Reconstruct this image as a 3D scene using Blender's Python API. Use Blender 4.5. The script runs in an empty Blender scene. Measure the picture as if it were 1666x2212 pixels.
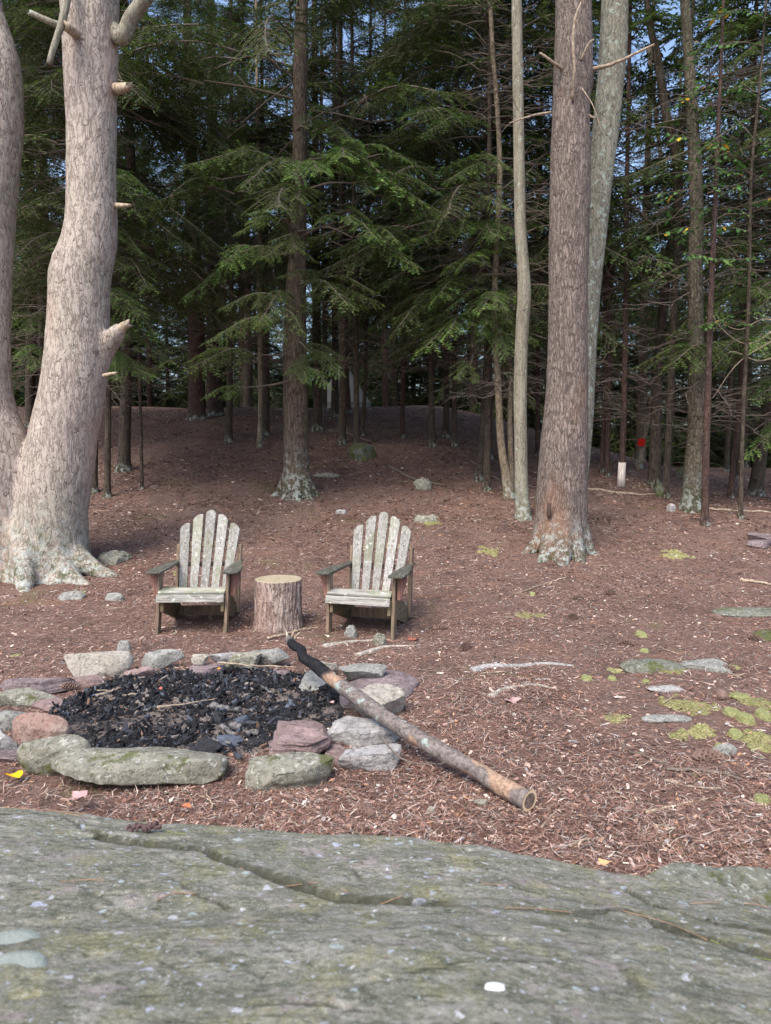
import bpy, bmesh, math, random
import numpy as np
from mathutils import Vector, Matrix, Euler
R = math.radians
rnd = random.Random(7)
rng = np.random.default_rng(7)
scene = bpy.context.scene
col = scene.collection

# ------------------------------------------------------------------ camera, sky, sun, exposure
CAMZ = 1.54; PITCH = R(4.69); F = 1540.2          # F: focal length in pixels of a 1666 px wide picture
cam_d = bpy.data.cameras.new('camera'); cam = bpy.data.objects.new('camera', cam_d); col.objects.link(cam)
cam.location = (0, 0, CAMZ); cam.rotation_euler = (R(90) - PITCH, 0, 0)
cam_d.sensor_fit = 'HORIZONTAL'; cam_d.sensor_width = 36; cam_d.lens = F / 1666 * 36
cam_d.clip_start = 0.05; cam_d.clip_end = 1500
cam_d.dof.use_dof = True; cam_d.dof.focus_distance = 6.2; cam_d.dof.aperture_fstop = 5.0
scene.camera = cam
SUN_EL, SUN_AZ = R(54), R(208)                     # azimuth clockwise from +Y
w = bpy.data.worlds.new('World'); scene.world = w; w.use_nodes = True
wn = w.node_tree; wn.nodes.clear()
sky = wn.nodes.new('ShaderNodeTexSky'); sky.sky_type = 'NISHITA'; sky.sun_disc = False
sky.sun_elevation = SUN_EL; sky.sun_rotation = SUN_AZ; sky.dust_density = 2.5; sky.air_density = 1.0
bg = wn.nodes.new('ShaderNodeBackground'); bg.inputs['Strength'].default_value = 0.15
wo = wn.nodes.new('ShaderNodeOutputWorld')
wn.links.new(sky.outputs[0], bg.inputs[0]); wn.links.new(bg.outputs[0], wo.inputs[0])
sd = bpy.data.lights.new('sun', 'SUN'); sd.energy = 2.0; sd.angle = R(30); sd.color = (1.0, 0.93, 0.84)
so = bpy.data.objects.new('sun', sd); col.objects.link(so)
_d = Vector((math.sin(SUN_AZ) * math.cos(SUN_EL), math.cos(SUN_AZ) * math.cos(SUN_EL), math.sin(SUN_EL)))
so.rotation_euler = _d.to_track_quat('Z', 'Y').to_euler(); so.location = (-4, -8, 14)
scene.view_settings.view_transform = 'Standard'; scene.view_settings.look = 'None'
scene.view_settings.exposure = 1.1; scene.view_settings.gamma = 1.0
scene.view_settings.use_curve_mapping = False
scene.render.engine = 'CYCLES'
scene.cycles.max_bounces = 5; scene.cycles.diffuse_bounces = 3; scene.cycles.glossy_bounces = 2
scene.cycles.transmission_bounces = 2; scene.cycles.use_denoising = True
try: scene.cycles.denoiser = 'OPENIMAGEDENOISE'; scene.cycles.denoising_prefilter = 'NONE'
except Exception: pass

# ------------------------------------------------------------------ numpy noise
def _h(ix, iy, iz, s):
    n = (ix.astype(np.int64) * 374761393 + iy.astype(np.int64) * 668265263 + iz.astype(np.int64) * 2147483647 + s * 974634777)
    n = (n ^ (n >> 13)) * 1274126177 & 0xffffffff
    n = (n ^ (n >> 16)) & 0xffffffff
    return n.astype(np.float64) / 0xffffffff
def vn(p, s=0):
    p = np.asarray(p, float); i = np.floor(p); f = p - i; f = f * f * (3 - 2 * f); i = i.astype(np.int64)
    x, y, z = i[..., 0], i[..., 1], i[..., 2]; fx, fy, fz = f[..., 0], f[..., 1], f[..., 2]
    L = lambda a, b, t: a + (b - a) * t
    return L(L(L(_h(x, y, z, s), _h(x+1, y, z, s), fx), L(_h(x, y+1, z, s), _h(x+1, y+1, z, s), fx), fy),
             L(L(_h(x, y, z+1, s), _h(x+1, y, z+1, s), fx), L(_h(x, y+1, z+1, s), _h(x+1, y+1, z+1, s), fx), fy), fz) * 2 - 1
def fbm(p, o=4, s=0):
    p = np.asarray(p, float); r = 0; a = 1; t = 0
    for k in range(o):
        r = r + a * vn(p, s + k); t += a; a *= .5; p = p * 2.03 + 7.1
    return r / t
def sm(t): t = np.clip(t, 0, 1); return t * t * (3 - 2 * t)

# ------------------------------------------------------------------ the lie of the land
_Y = np.array([-50, 0, 6.3, 8, 9, 12, 16, 20, 23, 30, 60, 140, 400.])
_ZC = np.array([0, 0, 0, .1, .24, .80, 1.75, 2.65, 3.05, 2.9, 1.5, -1, -6.])
_ZR = np.array([0, 0, 0, .08, .18, .50, .72, .90, 1.0, 1.0, .5, -1, -6.])
PIT = (-1.12, 4.22); PIT_RX, PIT_RY = .86, .74
def ground(x, y, fine=True):
    x = np.asarray(x, float); y = np.asarray(y, float)
    a = 0; b = 0
    for k in (-.8, -.4, 0, .4, .8):
        a = a + np.interp(y + k, _Y, _ZC) / 5; b = b + np.interp(y + k, _Y, _ZR) / 5
    t = sm((x - 1.2) / 8.5)
    z = a * (1 - t) + b * t
    far = sm((y - 5) / 6)
    p = np.stack([x, y, 0 * x], -1)
    z = z + (.02 + .05 * far) * vn(p * .7, 3) + .012 * vn(p * 2.3, 5)
    if fine: z = z + .006 * vn(p * 9, 8)
    # slight swell of the ground on the right where moss and rock show
    z = z + .05 * np.exp(-(((x - 2.0) / .8) ** 2 + ((y - 4.3) / .7) ** 2))
    r = np.sqrt(((x - PIT[0]) / PIT_RX) ** 2 + ((y - PIT[1]) / PIT_RY) ** 2)
    z = z - .05 * sm((1.1 - r) / .3)
    return z
def gz(x, y): return float(ground(x, y))
_fw = np.array([0, math.cos(PITCH), -math.sin(PITCH)]); _up = np.array([0, math.sin(PITCH), math.cos(PITCH)])
def ray(px, py): return np.array([(px - 833) / F, 0, 0]) + _up * ((1106.4 - py) / F) + _fw
def at_y(px, py, Y):
    d = ray(px, py); return np.array([0, 0, CAMZ]) + d * (Y / d[1])
def at_z(px, py, z):
    d = ray(px, py); return np.array([0, 0, CAMZ]) + d * ((z - CAMZ) / d[2])
def on_g(px, py):
    d = ray(px, py); t = np.arange(1.5, 45, .02); P = np.array([0, 0, CAMZ]) + d * t[:, None]
    h = P[:, 2] - ground(P[:, 0], P[:, 1], False)
    k = np.argmax(h < 0); k = len(t) - 1 if not (h < 0).any() else k
    p = P[k].copy(); p[2] = gz(p[0], p[1]); return p

# ------------------------------------------------------------------ objects
def link(o, parent=None):
    col.objects.link(o)
    if parent is not None: o.parent = parent
    return o
def tag(o, label=None, cat=None, group=None, kind=None):
    if label: o['label'] = label
    if cat: o['category'] = cat
    if group: o['group'] = group
    if kind: o['kind'] = kind
    return o
def root(name, loc, rz=0, label=None, cat=None, group=None):
    o = bpy.data.objects.new(name, None); o.empty_display_size = .1; link(o); o.location = [float(v) for v in loc]; o.rotation_euler = (0, 0, rz)
    return tag(o, label, cat, group)
def mesh_np(name, V, Fa, mat, colr=None, smooth=True, sharp=None):
    """V (n,3); Fa list of int arrays (m,3) or (m,4); colr (n,3) point colours"""
    if not isinstance(Fa, list): Fa = [Fa]
    me = bpy.data.meshes.new(name)
    V = np.asarray(V, np.float32)
    me.vertices.add(len(V)); me.vertices.foreach_set('co', V.ravel())
    Fa = [np.asarray(f, np.int32) for f in Fa if len(f)]
    li = np.concatenate([f.ravel() for f in Fa]); cnt = np.concatenate([np.full(len(f), f.shape[1], np.int32) for f in Fa])
    st = np.concatenate([[0], np.cumsum(cnt)[:-1]]).astype(np.int32)
    me.loops.add(len(li)); me.loops.foreach_set('vertex_index', li)
    me.polygons.add(len(cnt)); me.polygons.foreach_set('loop_start', st); me.polygons.foreach_set('loop_total', cnt)
    me.polygons.foreach_set('use_smooth', np.full(len(cnt), smooth, bool))
    me.update(calc_edges=True)
    if colr is not None:
        a = me.color_attributes.new('col', 'FLOAT_COLOR', 'POINT')
        c = np.ones((len(V), 4), np.float32); c[:, :3] = colr; a.data.foreach_set('color', c.ravel())
    if sharp is not None: me.set_sharp_from_angle(angle=R(sharp))
    if mat is not None: me.materials.append(mat)
    return me
def obj(name, me, parent=None, loc=None):
    o = bpy.data.objects.new(name, me); link(o, parent)
    if loc is not None: o.location = [float(v) for v in loc]
    return o
def join(parts):
    """parts: list of (V, [faces...]) or (V,[faces],C)"""
    Vs = []; Fs = {}; Cs = []; n = 0
    for p in parts:
        Vs.append(p[0]); 
        for f in p[1]:
            f = np.asarray(f)
            if len(f): Fs.setdefault(f.shape[1], []).append(f + n)
        if len(p) > 2: Cs.append(np.broadcast_to(p[2], (len(p[0]), 3)))
        n += len(p[0])
    return np.concatenate(Vs), [np.concatenate(v) for v in Fs.values()], (np.concatenate(Cs) if Cs else None)
def spline(P, n):
    P = np.asarray(P, float); m = len(P)
    if m < 3: t = np.linspace(0, 1, n)[:, None]; return P[0] * (1 - t) + P[-1] * t
    Q = np.vstack([2 * P[0] - P[1], P, 2 * P[-1] - P[-2]]); u = np.linspace(0, m - 1 - 1e-6, n); i = u.astype(int); t = (u - i)[:, None]
    a, b, c, d = Q[i], Q[i+1], Q[i+2], Q[i+3]
    return .5 * (2*b + (c-a)*t + (2*a-5*b+4*c-d)*t**2 + (3*b-a-3*c+d)*t**3)
def tube(P, rad, ns=8, caps=True, lobes=None):
    P = np.asarray(P, float); n = len(P); rad = np.broadcast_to(np.asarray(rad, float), (n,))
    T = np.gradient(P, axis=0); T /= np.linalg.norm(T, axis=1)[:, None] + 1e-9
    ref = np.array([0, 1, 0.]) if abs(T[0][1]) < .9 else np.array([1., 0, 0])
    A = np.cross(np.broadcast_to(ref, T.shape), T); A /= np.linalg.norm(A, axis=1)[:, None] + 1e-9
    B = np.cross(T, A); th = np.linspace(0, 2*np.pi, ns, endpoint=False)
    r = rad[:, None] * (np.ones((n, ns)) if lobes is None else lobes(np.linspace(0, 1, n)[:, None], th[None]))
    V = P[:, None] + r[..., None] * (A[:, None] * np.cos(th)[None, :, None] + B[:, None] * np.sin(th)[None, :, None])
    V = V.reshape(-1, 3); i = np.arange(n-1)[:, None] * ns; j = np.arange(ns)[None]; k = (j + 1) % ns
    Q = np.stack([i + j, i + k, i + ns + k, i + ns + j], -1).reshape(-1, 4)
    Fs = [Q]
    if caps:
        V = np.vstack([V, P[0], P[-1]]); a, b = n*ns, n*ns+1; jj = np.arange(ns); kk = (jj+1) % ns
        Fs.append(np.vstack([np.stack([kk, jj, np.full(ns, a)], -1), np.stack([(n-1)*ns + jj, (n-1)*ns + kk, np.full(ns, b)], -1)]))
    return V, Fs

# ------------------------------------------------------------------ materials
class N:
    def __init__(s, name):
        s.m = bpy.data.materials.new(name); s.m.use_nodes = True; s.t = s.m.node_tree; s.t.nodes.clear()
        s.out = s.t.nodes.new('ShaderNodeOutputMaterial'); s.b = s.t.nodes.new('ShaderNodeBsdfPrincipled')
        s.t.links.new(s.b.outputs[0], s.out.inputs[0]); s.b.inputs['Roughness'].default_value = .85
        s.b.inputs['Specular IOR Level'].default_value = .25
        s.tc = s.t.nodes.new('ShaderNodeTexCoord')
    def put(s, sock, v):
        if hasattr(v, 'is_output') or isinstance(v, bpy.types.NodeSocket): s.t.links.new(v, sock)
        elif isinstance(v, (tuple, list)) and len(v) == 3 and sock.type == 'RGBA': sock.default_value = (*v, 1)
        else: sock.default_value = v
    def mp(s, scale=(1, 1, 1), src=None, rot=(0, 0, 0)):
        n = s.t.nodes.new('ShaderNodeMapping'); s.put(n.inputs[0], src or s.tc.outputs['Object']); n.inputs['Scale'].default_value = scale
        n.inputs['Rotation'].default_value = rot
        return n.outputs[0]
    def noise(s, scale, vec=None, det=5, rough=.6, dist=0):
        n = s.t.nodes.new('ShaderNodeTexNoise'); s.put(n.inputs['Vector'], vec or s.tc.outputs['Object'])
        n.inputs['Scale'].default_value = scale; n.inputs['Detail'].default_value = det; n.inputs['Roughness'].default_value = rough; n.inputs['Distortion'].default_value = dist
        return n.outputs[0]
    def noisec(s, scale, vec=None, det=2):
        n = s.t.nodes.new('ShaderNodeTexNoise'); s.put(n.inputs['Vector'], vec or s.tc.outputs['Object'])
        n.inputs['Scale'].default_value = scale; n.inputs['Detail'].default_value = det; return n.outputs[1]
    def vor(s, scale, vec=None, feat='F1', rand=1, out=0):
        n = s.t.nodes.new('ShaderNodeTexVoronoi'); n.feature = feat; s.put(n.inputs['Vector'], vec or s.tc.outputs['Object'])
        n.inputs['Scale'].default_value = scale; n.inputs['Randomness'].default_value = rand; return n.outputs[out]
    def ramp(s, v, stops, interp='LINEAR'):
        n = s.t.nodes.new('ShaderNodeValToRGB'); s.put(n.inputs[0], v); e = n.color_ramp; e.interpolation = interp
        while len(e.elements) > 1: e.elements.remove(e.elements[0])
        e.elements[0].position = stops[0][0]; c = stops[0][1]; e.elements[0].color = (*c, 1) if isinstance(c, tuple) else (c, c, c, 1)
        for p, c in stops[1:]:
            q = e.elements.new(p); q.color = (*c, 1) if isinstance(c, tuple) else (c, c, c, 1)
        return n.outputs[0]
    def mix(s, f, a, b, mode='MIX'):
        n = s.t.nodes.new('ShaderNodeMix'); n.data_type = 'RGBA'; n.blend_type = mode; s.put(n.inputs[0], f); s.put(n.inputs[6], a); s.put(n.inputs[7], b); return n.outputs[2]
    def math(s, op, a, b=0., clamp=False):
        n = s.t.nodes.new('ShaderNodeMath'); n.operation = op; s.put(n.inputs[0], a); s.put(n.inputs[1], b); n.use_clamp = clamp; return n.outputs[0]
    def vadd(s, a, b, k):
        n = s.t.nodes.new('ShaderNodeVectorMath'); n.operation = 'MULTIPLY_ADD'; s.put(n.inputs[0], b); n.inputs[1].default_value = (k, k, k); s.put(n.inputs[2], a); return n.outputs[0]
    def sep(s, v, i):
        n = s.t.nodes.new('ShaderNodeSeparateXYZ'); s.put(n.inputs[0], v); return n.outputs[i]
    def attr(s, name='col'):
        n = s.t.nodes.new('ShaderNodeAttribute'); n.attribute_name = name; return n.outputs[0]
    def rand(s):
        n = s.t.nodes.new('ShaderNodeObjectInfo'); return n.outputs['Random']
    def hsv(s, c, h=.5, sa=1., v=1.):
        n = s.t.nodes.new('ShaderNodeHueSaturation'); s.put(n.inputs['Hue'], h); s.put(n.inputs['Saturation'], sa); s.put(n.inputs['Value'], v); s.put(n.inputs['Color'], c); return n.outputs[0]
    def col(s, c): s.put(s.b.inputs['Base Color'], c)
    def rough(s, c): s.put(s.b.inputs['Roughness'], c)
    def bump(s, h, dist=.01, st=1., prev=None):
        n = s.t.nodes.new('ShaderNodeBump'); n.inputs['Distance'].default_value = dist; n.inputs['Strength'].default_value = st; s.put(n.inputs['Height'], h)
        if prev is not None: s.put(n.inputs['Normal'], prev)
        s.put(s.b.inputs['Normal'], n.outputs[0]); return n.outputs[0]

def bark(name, plate, crack, alt, sc=24, zst=.3, lichen=.0, lc=(.42, .48, .38), moss=0., crack_w=.09, depth=.012, patch=None, world=False):
    n = N(name)
    o = n.tc.outputs['Object']
    wv = n.vadd(n.vadd(o, n.noisec(4, o), .10), n.noisec(28, o), .018)
    v = n.mp((sc, sc, sc * zst), wv)
    e = n.math('ADD', n.vor(1, v, 'DISTANCE_TO_EDGE'), n.math('MULTIPLY', n.math('SUBTRACT', n.noise(14, None, 4, .6), .42), .55), True)
    ck = n.ramp(e, [(0, 0.), (crack_w * .7, .6), (crack_w * 2, 1.)])
    rd = n.math('ABSOLUTE', n.math('SUBTRACT', n.noise(1, n.mp((sc * .9, sc * .9, sc * zst * .45), wv), 4, .6), .5))
    rk = n.ramp(rd, [(0, .25), (.035, .8), (.08, 1.)])
    v2 = n.mp((sc * 2.7, sc * 2.7, sc * 1.1), wv)
    e2 = n.ramp(n.math('ADD', n.vor(1, v2, 'DISTANCE_TO_EDGE'), n.math('MULTIPLY', n.math('SUBTRACT', n.noise(50), .5), .3)), [(0, .72), (.10, 1.)])
    fn = n.noise(95, n.mp((1, 1, .22)), 7, .72)
    big = n.noise(1.6, n.mp((1, 1, .5)), 5, .65)
    base = n.mix(n.ramp(big, [(.38, 0.), (.62, 1.)]), plate, alt)
    base = n.mix(n.ramp(n.noise(6, n.mp((1, 1, .3)), 5, .7), [(.35, .28), (.55, 0.)]), base, tuple(c * .7 for c in plate))
    base = n.mix(n.ramp(fn, [(.54, .0), (.68, .42)]), base, tuple(min(1, c * 1.7 + .06) for c in plate))
    base = n.mix(n.ramp(fn, [(.34, .42), (.46, 0.)]), base, tuple(c * .45 for c in plate))
    c = n.mix(n.math('MULTIPLY', ck, rk), crack, base)
    c = n.mix(.8, c, e2, 'MULTIPLY')
    if patch: c = n.mix(n.ramp(n.noise(.9, n.mp((1, 1, .35), rot=(0, 0, 1)), 5, .6), [(.52, 0.), (.66, .55)]), c, patch)
    if lichen > 0:
        ln = n.noise(11, None, 7, .72, .3); k = .72 - lichen * .28
        c = n.mix(n.ramp(ln, [(k, 0.), (k + .03, .85)]), c, n.mix(n.noise(40), lc, tuple(v * .65 for v in lc)))
    if moss > 0:
        hz = n.sep(o, 2)
        mk = n.math('MULTIPLY', n.ramp(hz, [(0, 1.), (min(1., moss), 0.)]), n.ramp(n.noise(9, None, 7, .75), [(.45, 0.), (.6, .9)]))
        lk = n.math('MULTIPLY', n.ramp(hz, [(0, 1.), (min(1., moss * 1.5), 0.)]), n.ramp(n.noise(12, None, 7, .75), [(.50, 0.), (.55, .85)]))
        c = n.mix(mk, c, (.055, .070, .025)); c = n.mix(lk, c, (.38, .41, .38))
    n.col(c)
    h = n.math('ADD', n.math('MULTIPLY', n.math('MULTIPLY', ck, rk), .9), n.math('ADD', n.math('MULTIPLY', e2, .35), n.math('MULTIPLY', fn, .5)))
    n.bump(h, depth, .9); n.rough(.9)
    return n.m

M = {}
M['bark_pine_left'] = bark('pine_bark_pale', (.46, .38, .34), (.17, .13, .11), (.42, .37, .31), 22, .33, .0, crack_w=.055, depth=.006, patch=(.50, .33, .26))
M['bark_pine_left_l'] = bark('pine_bark_pale_lichened', (.44, .37, .33), (.16, .125, .105), (.41, .37, .305), 20, .36, .26, (.62, .66, .60), .9, crack_w=.055, depth=.006, patch=(.50, .33, .26))
M['bark_pine_right'] = bark('pine_bark_brown', (.27, .215, .188), (.085, .065, .056), (.24, .20, .172), 30, .17, .0, crack_w=.13, depth=.014, patch=(.27, .13, .07), moss=.35)
M['bark_hemlock'] = bark('hemlock_bark', (.165, .125, .095), (.05, .035, .028), (.15, .13, .09), 24, .16, .0, crack_w=.14, moss=.75, patch=(.13, .08, .06))
M['bark_dark'] = bark('dark_conifer_bark', (.105, .08, .063), (.03, .022, .018), (.09, .075, .05), 26, .2, .05, (.2, .22, .17), .12)
M['bark_red'] = bark('reddish_conifer_bark', (.12, .07, .055), (.035, .022, .02), (.10, .07, .06), 30, .25, .0, moss=.1)
M['bark_grey'] = bark('lichened_grey_bark', (.30, .29, .23), (.09, .08, .065), (.23, .21, .16), 26, .3, .55, (.42, .50, .44), .2, crack_w=.05, depth=.006)
M['bark_mott'] = bark('mottled_rough_bark', (.20, .165, .125), (.035, .03, .022), (.075, .07, .045), 24, .4, .25, (.34, .36, .29), .5, crack_w=.12)
M['bark_slim'] = bark('smooth_grey_bark', (.30, .28, .22), (.13, .11, .085), (.24, .22, .17), 20, .08, .42, (.45, .52, .46), .6, crack_w=.04, depth=.004)
M['bark_birch'] = bark('peeling_birch_bark', (.36, .29, .20), (.06, .05, .04), (.22, .17, .12), 30, .45, .25, (.42, .42, .33), .3, crack_w=.08, depth=.006)
M['bark_stump'] = bark('stump_bark', (.58, .47, .42), (.20, .14, .12), (.50, .40, .35), 22, .10, .0, crack_w=.16, depth=.02, patch=(.36, .22, .17))

def wood(name, a, b, dark, axis=2, sc=60, green=0., lichen=0.):
    n = N(name); s = [sc, sc, sc]; s[axis] = sc * .035
    o = n.vadd(n.tc.outputs['Object'], n.rand(), 13.7)
    g = n.noise(1, n.mp(tuple(s), o), 5, .65, .6)
    s2 = [sc * 3] * 3; s2[axis] = sc * .09
    g2 = n.noise(1, n.mp(tuple(s2), o), 3, .6, .3)
    c = n.mix(n.ramp(g, [(.40, 0.), (.58, 1.)]), b, a)
    c = n.mix(n.ramp(g2, [(.36, .9), (.46, 0.)]), c, dark)
    c = n.mix(n.ramp(n.noise(7, o, 5, .65), [(.5, 0.), (.7, .6)]), c, tuple(x * .55 for x in b))
    if green: c = n.mix(n.ramp(n.noise(3.5, o, 4, .6), [(.45, 0.), (.62, green)]), c, (.22, .25, .12))
    if lichen: c = n.mix(n.ramp(n.noise(22, o, 5, .7), [(.60, 0.), (.66, lichen)]), c, (.62, .66, .60))
    c = n.hsv(c, .5, 1., n.math('ADD', .8, n.math('MULTIPLY', n.rand(), .35)))
    n.col(c); n.bump(n.math('ADD', g, n.math('MULTIPLY', g2, .6)), .004, .8); n.rough(.85); return n.m
M['slat'] = wood('weathered_grey_wood', (.40, .385, .365), (.235, .22, .20), (.085, .07, .06), 2, 70, .35, .7)
M['slat_x'] = wood('weathered_grey_wood_across', (.40, .385, .36), (.24, .23, .20), (.085, .075, .06), 0, 70, .5, .8)
M['frame_wood'] = wood('brown_weathered_wood', (.28, .205, .145), (.20, .145, .105), (.09, .065, .045), 2, 55, .1)
M['frame_red'] = wood('reddish_stained_wood', (.30, .155, .12), (.23, .12, .10), (.10, .06, .05), 2, 50, .0)
M['rail_wood'] = wood('olive_weathered_wood', (.21, .155, .10), (.15, .11, .07), (.07, .05, .035), 1, 50, .2)
M['arm_wood'] = wood('blackened_mossy_wood', (.125, .12, .10), (.075, .072, .06), (.022, .022, .018), 1, 60, .1, .35)
n = N('screw'); n.col((.05, .045, .04)); n.b.inputs['Metallic'].default_value = .6; M['screw'] = n.m

def leafmat(name, sat=1., trans=.3):
    n = N(name); c = n.attr()
    c = n.hsv(c, n.math('ADD', .49, n.math('MULTIPLY', n.rand(), .02)), sat, n.math('ADD', .75, n.math('MULTIPLY', n.rand(), .5)))
    n.col(c); n.rough(.6); n.b.inputs['Specular IOR Level'].default_value = .3
    tr = n.t.nodes.new('ShaderNodeBsdfTranslucent'); n.put(tr.inputs[0], c); mx = n.t.nodes.new('ShaderNodeMixShader'); mx.inputs[0].default_value = trans
    n.t.links.new(n.b.outputs[0], mx.inputs[1]); n.t.links.new(tr.outputs[0], mx.inputs[2]); n.t.links.new(mx.outputs[0], n.out.inputs[0]); return n.m
M['needles'] = leafmat('hemlock_needles')
M['leaves'] = leafmat('broad_leaves', 1., .35)
n = N('twig_wood'); n.col(n.mix(n.noise(30), (.10, .075, .06), (.20, .165, .14))); M['twig'] = n.m
n = N('dark_dead_twig'); n.col(n.mix(n.noise(12), (.11, .085, .07), (.21, .17, .145))); M['dead_dark'] = n.m
n = N('dead_limb'); n.col(n.mix(n.ramp(n.noise(25, n.mp((1, 1, 1))), [(.4, 0.), (.6, 1.)]), (.22, .17, .13), (.40, .32, .24))); n.bump(n.noise(60), .004); M['dead'] = n.m
n = N('pale_broken_wood'); n.col(n.mix(n.ramp(n.noise(40, n.mp((1, 1, .3))), [(.35, 0.), (.65, 1.)]), (.22, .165, .115), (.50, .41, .31))); n.bump(n.noise(90), .003); M['pale'] = n.m
n = N('vertex_coloured_litter'); n.col(n.mix(.35, n.attr(), n.mix(1., n.attr(), n.ramp(n.noise(160, det=3), [(.3, .3), (.7, 1.8)]), 'MULTIPLY'))); n.rough(.8); M['litter'] = n.m

# ground
n = N('pine_needle_litter_ground')
o = n.tc.outputs['Object']
big = n.noise(.45, o, 5, .6); mid = n.noise(3.2, o, 6, .65); fine = n.noise(38, n.mp((1, 1.2, 1)), 7, .75, .6)
wv = n.vadd(o, n.noisec(9, o), .12)
st1 = n.noise(1, n.mp((160, 22, 20), wv, rot=(0, 0, .5)), 3, .6); st2 = n.noise(1, n.mp((24, 170, 20), wv, rot=(0, 0, .3)), 3, .6)
st = n.math('MAXIMUM', st1, st2)
c = n.mix(n.ramp(mid, [(.3, 0.), (.7, 1.)]), (.160, .094, .076), (.255, .162, .134))
c = n.mix(n.ramp(fine, [(.38, .85), (.55, 0.)]), c, (.045, .026, .022))
c = n.mix(n.ramp(st, [(.56, 0.), (.66, .85)]), c, (.34, .225, .175))
c = n.mix(n.ramp(fine, [(.63, 0.), (.72, .55)]), c, (.42, .31, .26))
c = n.mix(n.ramp(big, [(.35, .35), (.6, 0.)]), c, (.15, .115, .10)); c = n.mix(n.ramp(n.noise(1.7, o, 6, .7), [(.36, .65), (.5, 0.)]), c, (.085, .052, .043)); c = n.mix(n.ramp(n.noise(2.1, n.mp((1, 1, 1), rot=(0, 0, 2)), 6, .7), [(.54, 0.), (.66, .5)]), c, (.27, .145, .095))
mk = n.math('MULTIPLY', n.ramp(n.noise(1.15, o, 6, .62), [(.60, 0.), (.68, 1.)]), n.ramp(n.noise(26, o, 4), [(.4, 0.), (.6, .7)]))
c = n.mix(mk, c, (.13, .135, .04))
n.col(c); n.bump(n.math('ADD', n.math('MULTIPLY', fine, 1.), n.math('MULTIPLY', st, .8)), .02, .9); n.rough(.95); M['ground'] = n.m

def rockmat(name, a, b, lich=.5, lc=(.50, .52, .47), moss=.0, strata=0., sc=1.):
    n = N(name); o = n.vadd(n.tc.outputs['Object'], n.rand(), 5.3)
    big = n.noise(4 * sc, o, 6, .62); fine = n.noise(38 * sc, o, 7, .7); sp = n.noise(130 * sc, o, 4, .7)
    c = n.mix(n.ramp(big, [(.35, 0.), (.65, 1.)]), a, b)
    c = n.mix(n.ramp(n.noise(11 * sc, o, 7, .75, .4), [(.36, .65), (.50, 0.)]), c, tuple(x * .45 for x in a))
    c = n.mix(n.ramp(fine, [(.36, .8), (.48, 0.)]), c, tuple(x * .38 for x in a))
    c = n.mix(n.ramp(fine, [(.58, 0.), (.7, .5)]), c, tuple(min(1, x * 1.6) for x in b))
    if strata:
        sv = n.noise(1, n.mp((3, 3, 60), o), 3, .6); c = n.mix(n.ramp(sv, [(.36, strata), (.5, 0.)]), c, tuple(x * .5 for x in a))
    if lich: c = n.mix(n.ramp(n.noise(34 * sc, o, 6, .66, .3), [(.66 - .10 * lich, 0.), (.70 - .10 * lich, .8)]), c, lc)
    if moss: c = n.mix(n.ramp(n.noise(5 * sc, o, 7, .7), [(.60 - .15 * moss, 0.), (.66 - .15 * moss, .85)]), c, (.085, .095, .025))
    n.col(c); n.rough(.85)
    h = n.math('ADD', n.math('MULTIPLY', big, .8), n.math('ADD', n.math('MULTIPLY', fine, .5), n.math('MULTIPLY', sp, .15)))
    if strata: h = n.math('ADD', h, n.math('MULTIPLY', sv, strata))
    n.bump(h, .03, 1.); return n.m
M['r_tan'] = rockmat('tan_sandstone', (.38, .345, .29), (.46, .42, .37), .5, (.55, .53, .47))
M['r_grey'] = rockmat('grey_sandstone', (.25, .25, .23), (.34, .335, .31), .6, (.48, .50, .48))
M['r_red'] = rockmat('mauve_sandstone', (.26, .185, .175), (.33, .24, .23), .25, (.45, .42, .42), 0, .5)
M['r_purple'] = rockmat('purple_slate', (.215, .165, .17), (.28, .225, .23), .3, (.42, .42, .44), 0, .6)
M['r_green'] = rockmat('greenish_lichened_rock', (.215, .205, .165), (.30, .29, .235), .9, (.46, .46, .41), .3)
M['r_ledge'] = rockmat('dark_lichened_ledge', (.15, .155, .12), (.22, .22, .18), .8, (.40, .43, .39), .35)
M['r_blue'] = rockmat('pale_bluish_rock', (.34, .33, .32), (.42, .40, .39), .6, (.56, .57, .57))
M['r_moss'] = rockmat('mossy_boulder', (.10, .11, .09), (.16, .16, .13), .6, (.40, .44, .40), .9)
M['r_scorch'] = rockmat('scorched_reddish_rock', (.32, .19, .15), (.30, .25, .22), .3, (.45, .42, .40))

# ------------------------------------------------------------------ the ground sheet
def ground_sheet():
    xs = np.concatenate([[-400, -200, -100, -60, -40, -30], np.arange(-24, -5, .4), np.arange(-5, 5, .045), np.arange(5, 24, .4), [24, 30, 40, 60, 100, 200, 400]])
    ys = np.concatenate([[-100, -40, -15, -6, -3], np.arange(-1, 2, .2), np.arange(2, 9, .045), np.arange(9, 26, .15), np.arange(26, 60, 1.), [60, 70, 90, 120, 180, 280, 400]])
    X, Y = np.meshgrid(xs, ys); Z = ground(X, Y)
    nx, ny = len(xs), len(ys); i = np.arange(ny-1)[:, None] * nx; j = np.arange(nx-1)[None]
    Q = np.stack([i+j, i+j+1, i+nx+j+1, i+nx+j], -1).reshape(-1, 4)
    o = obj('ground', mesh_np('ground', np.stack([X, Y, Z], -1).reshape(-1, 3), Q, M['ground'])); o['kind'] = 'structure'
ground_sheet()

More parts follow.
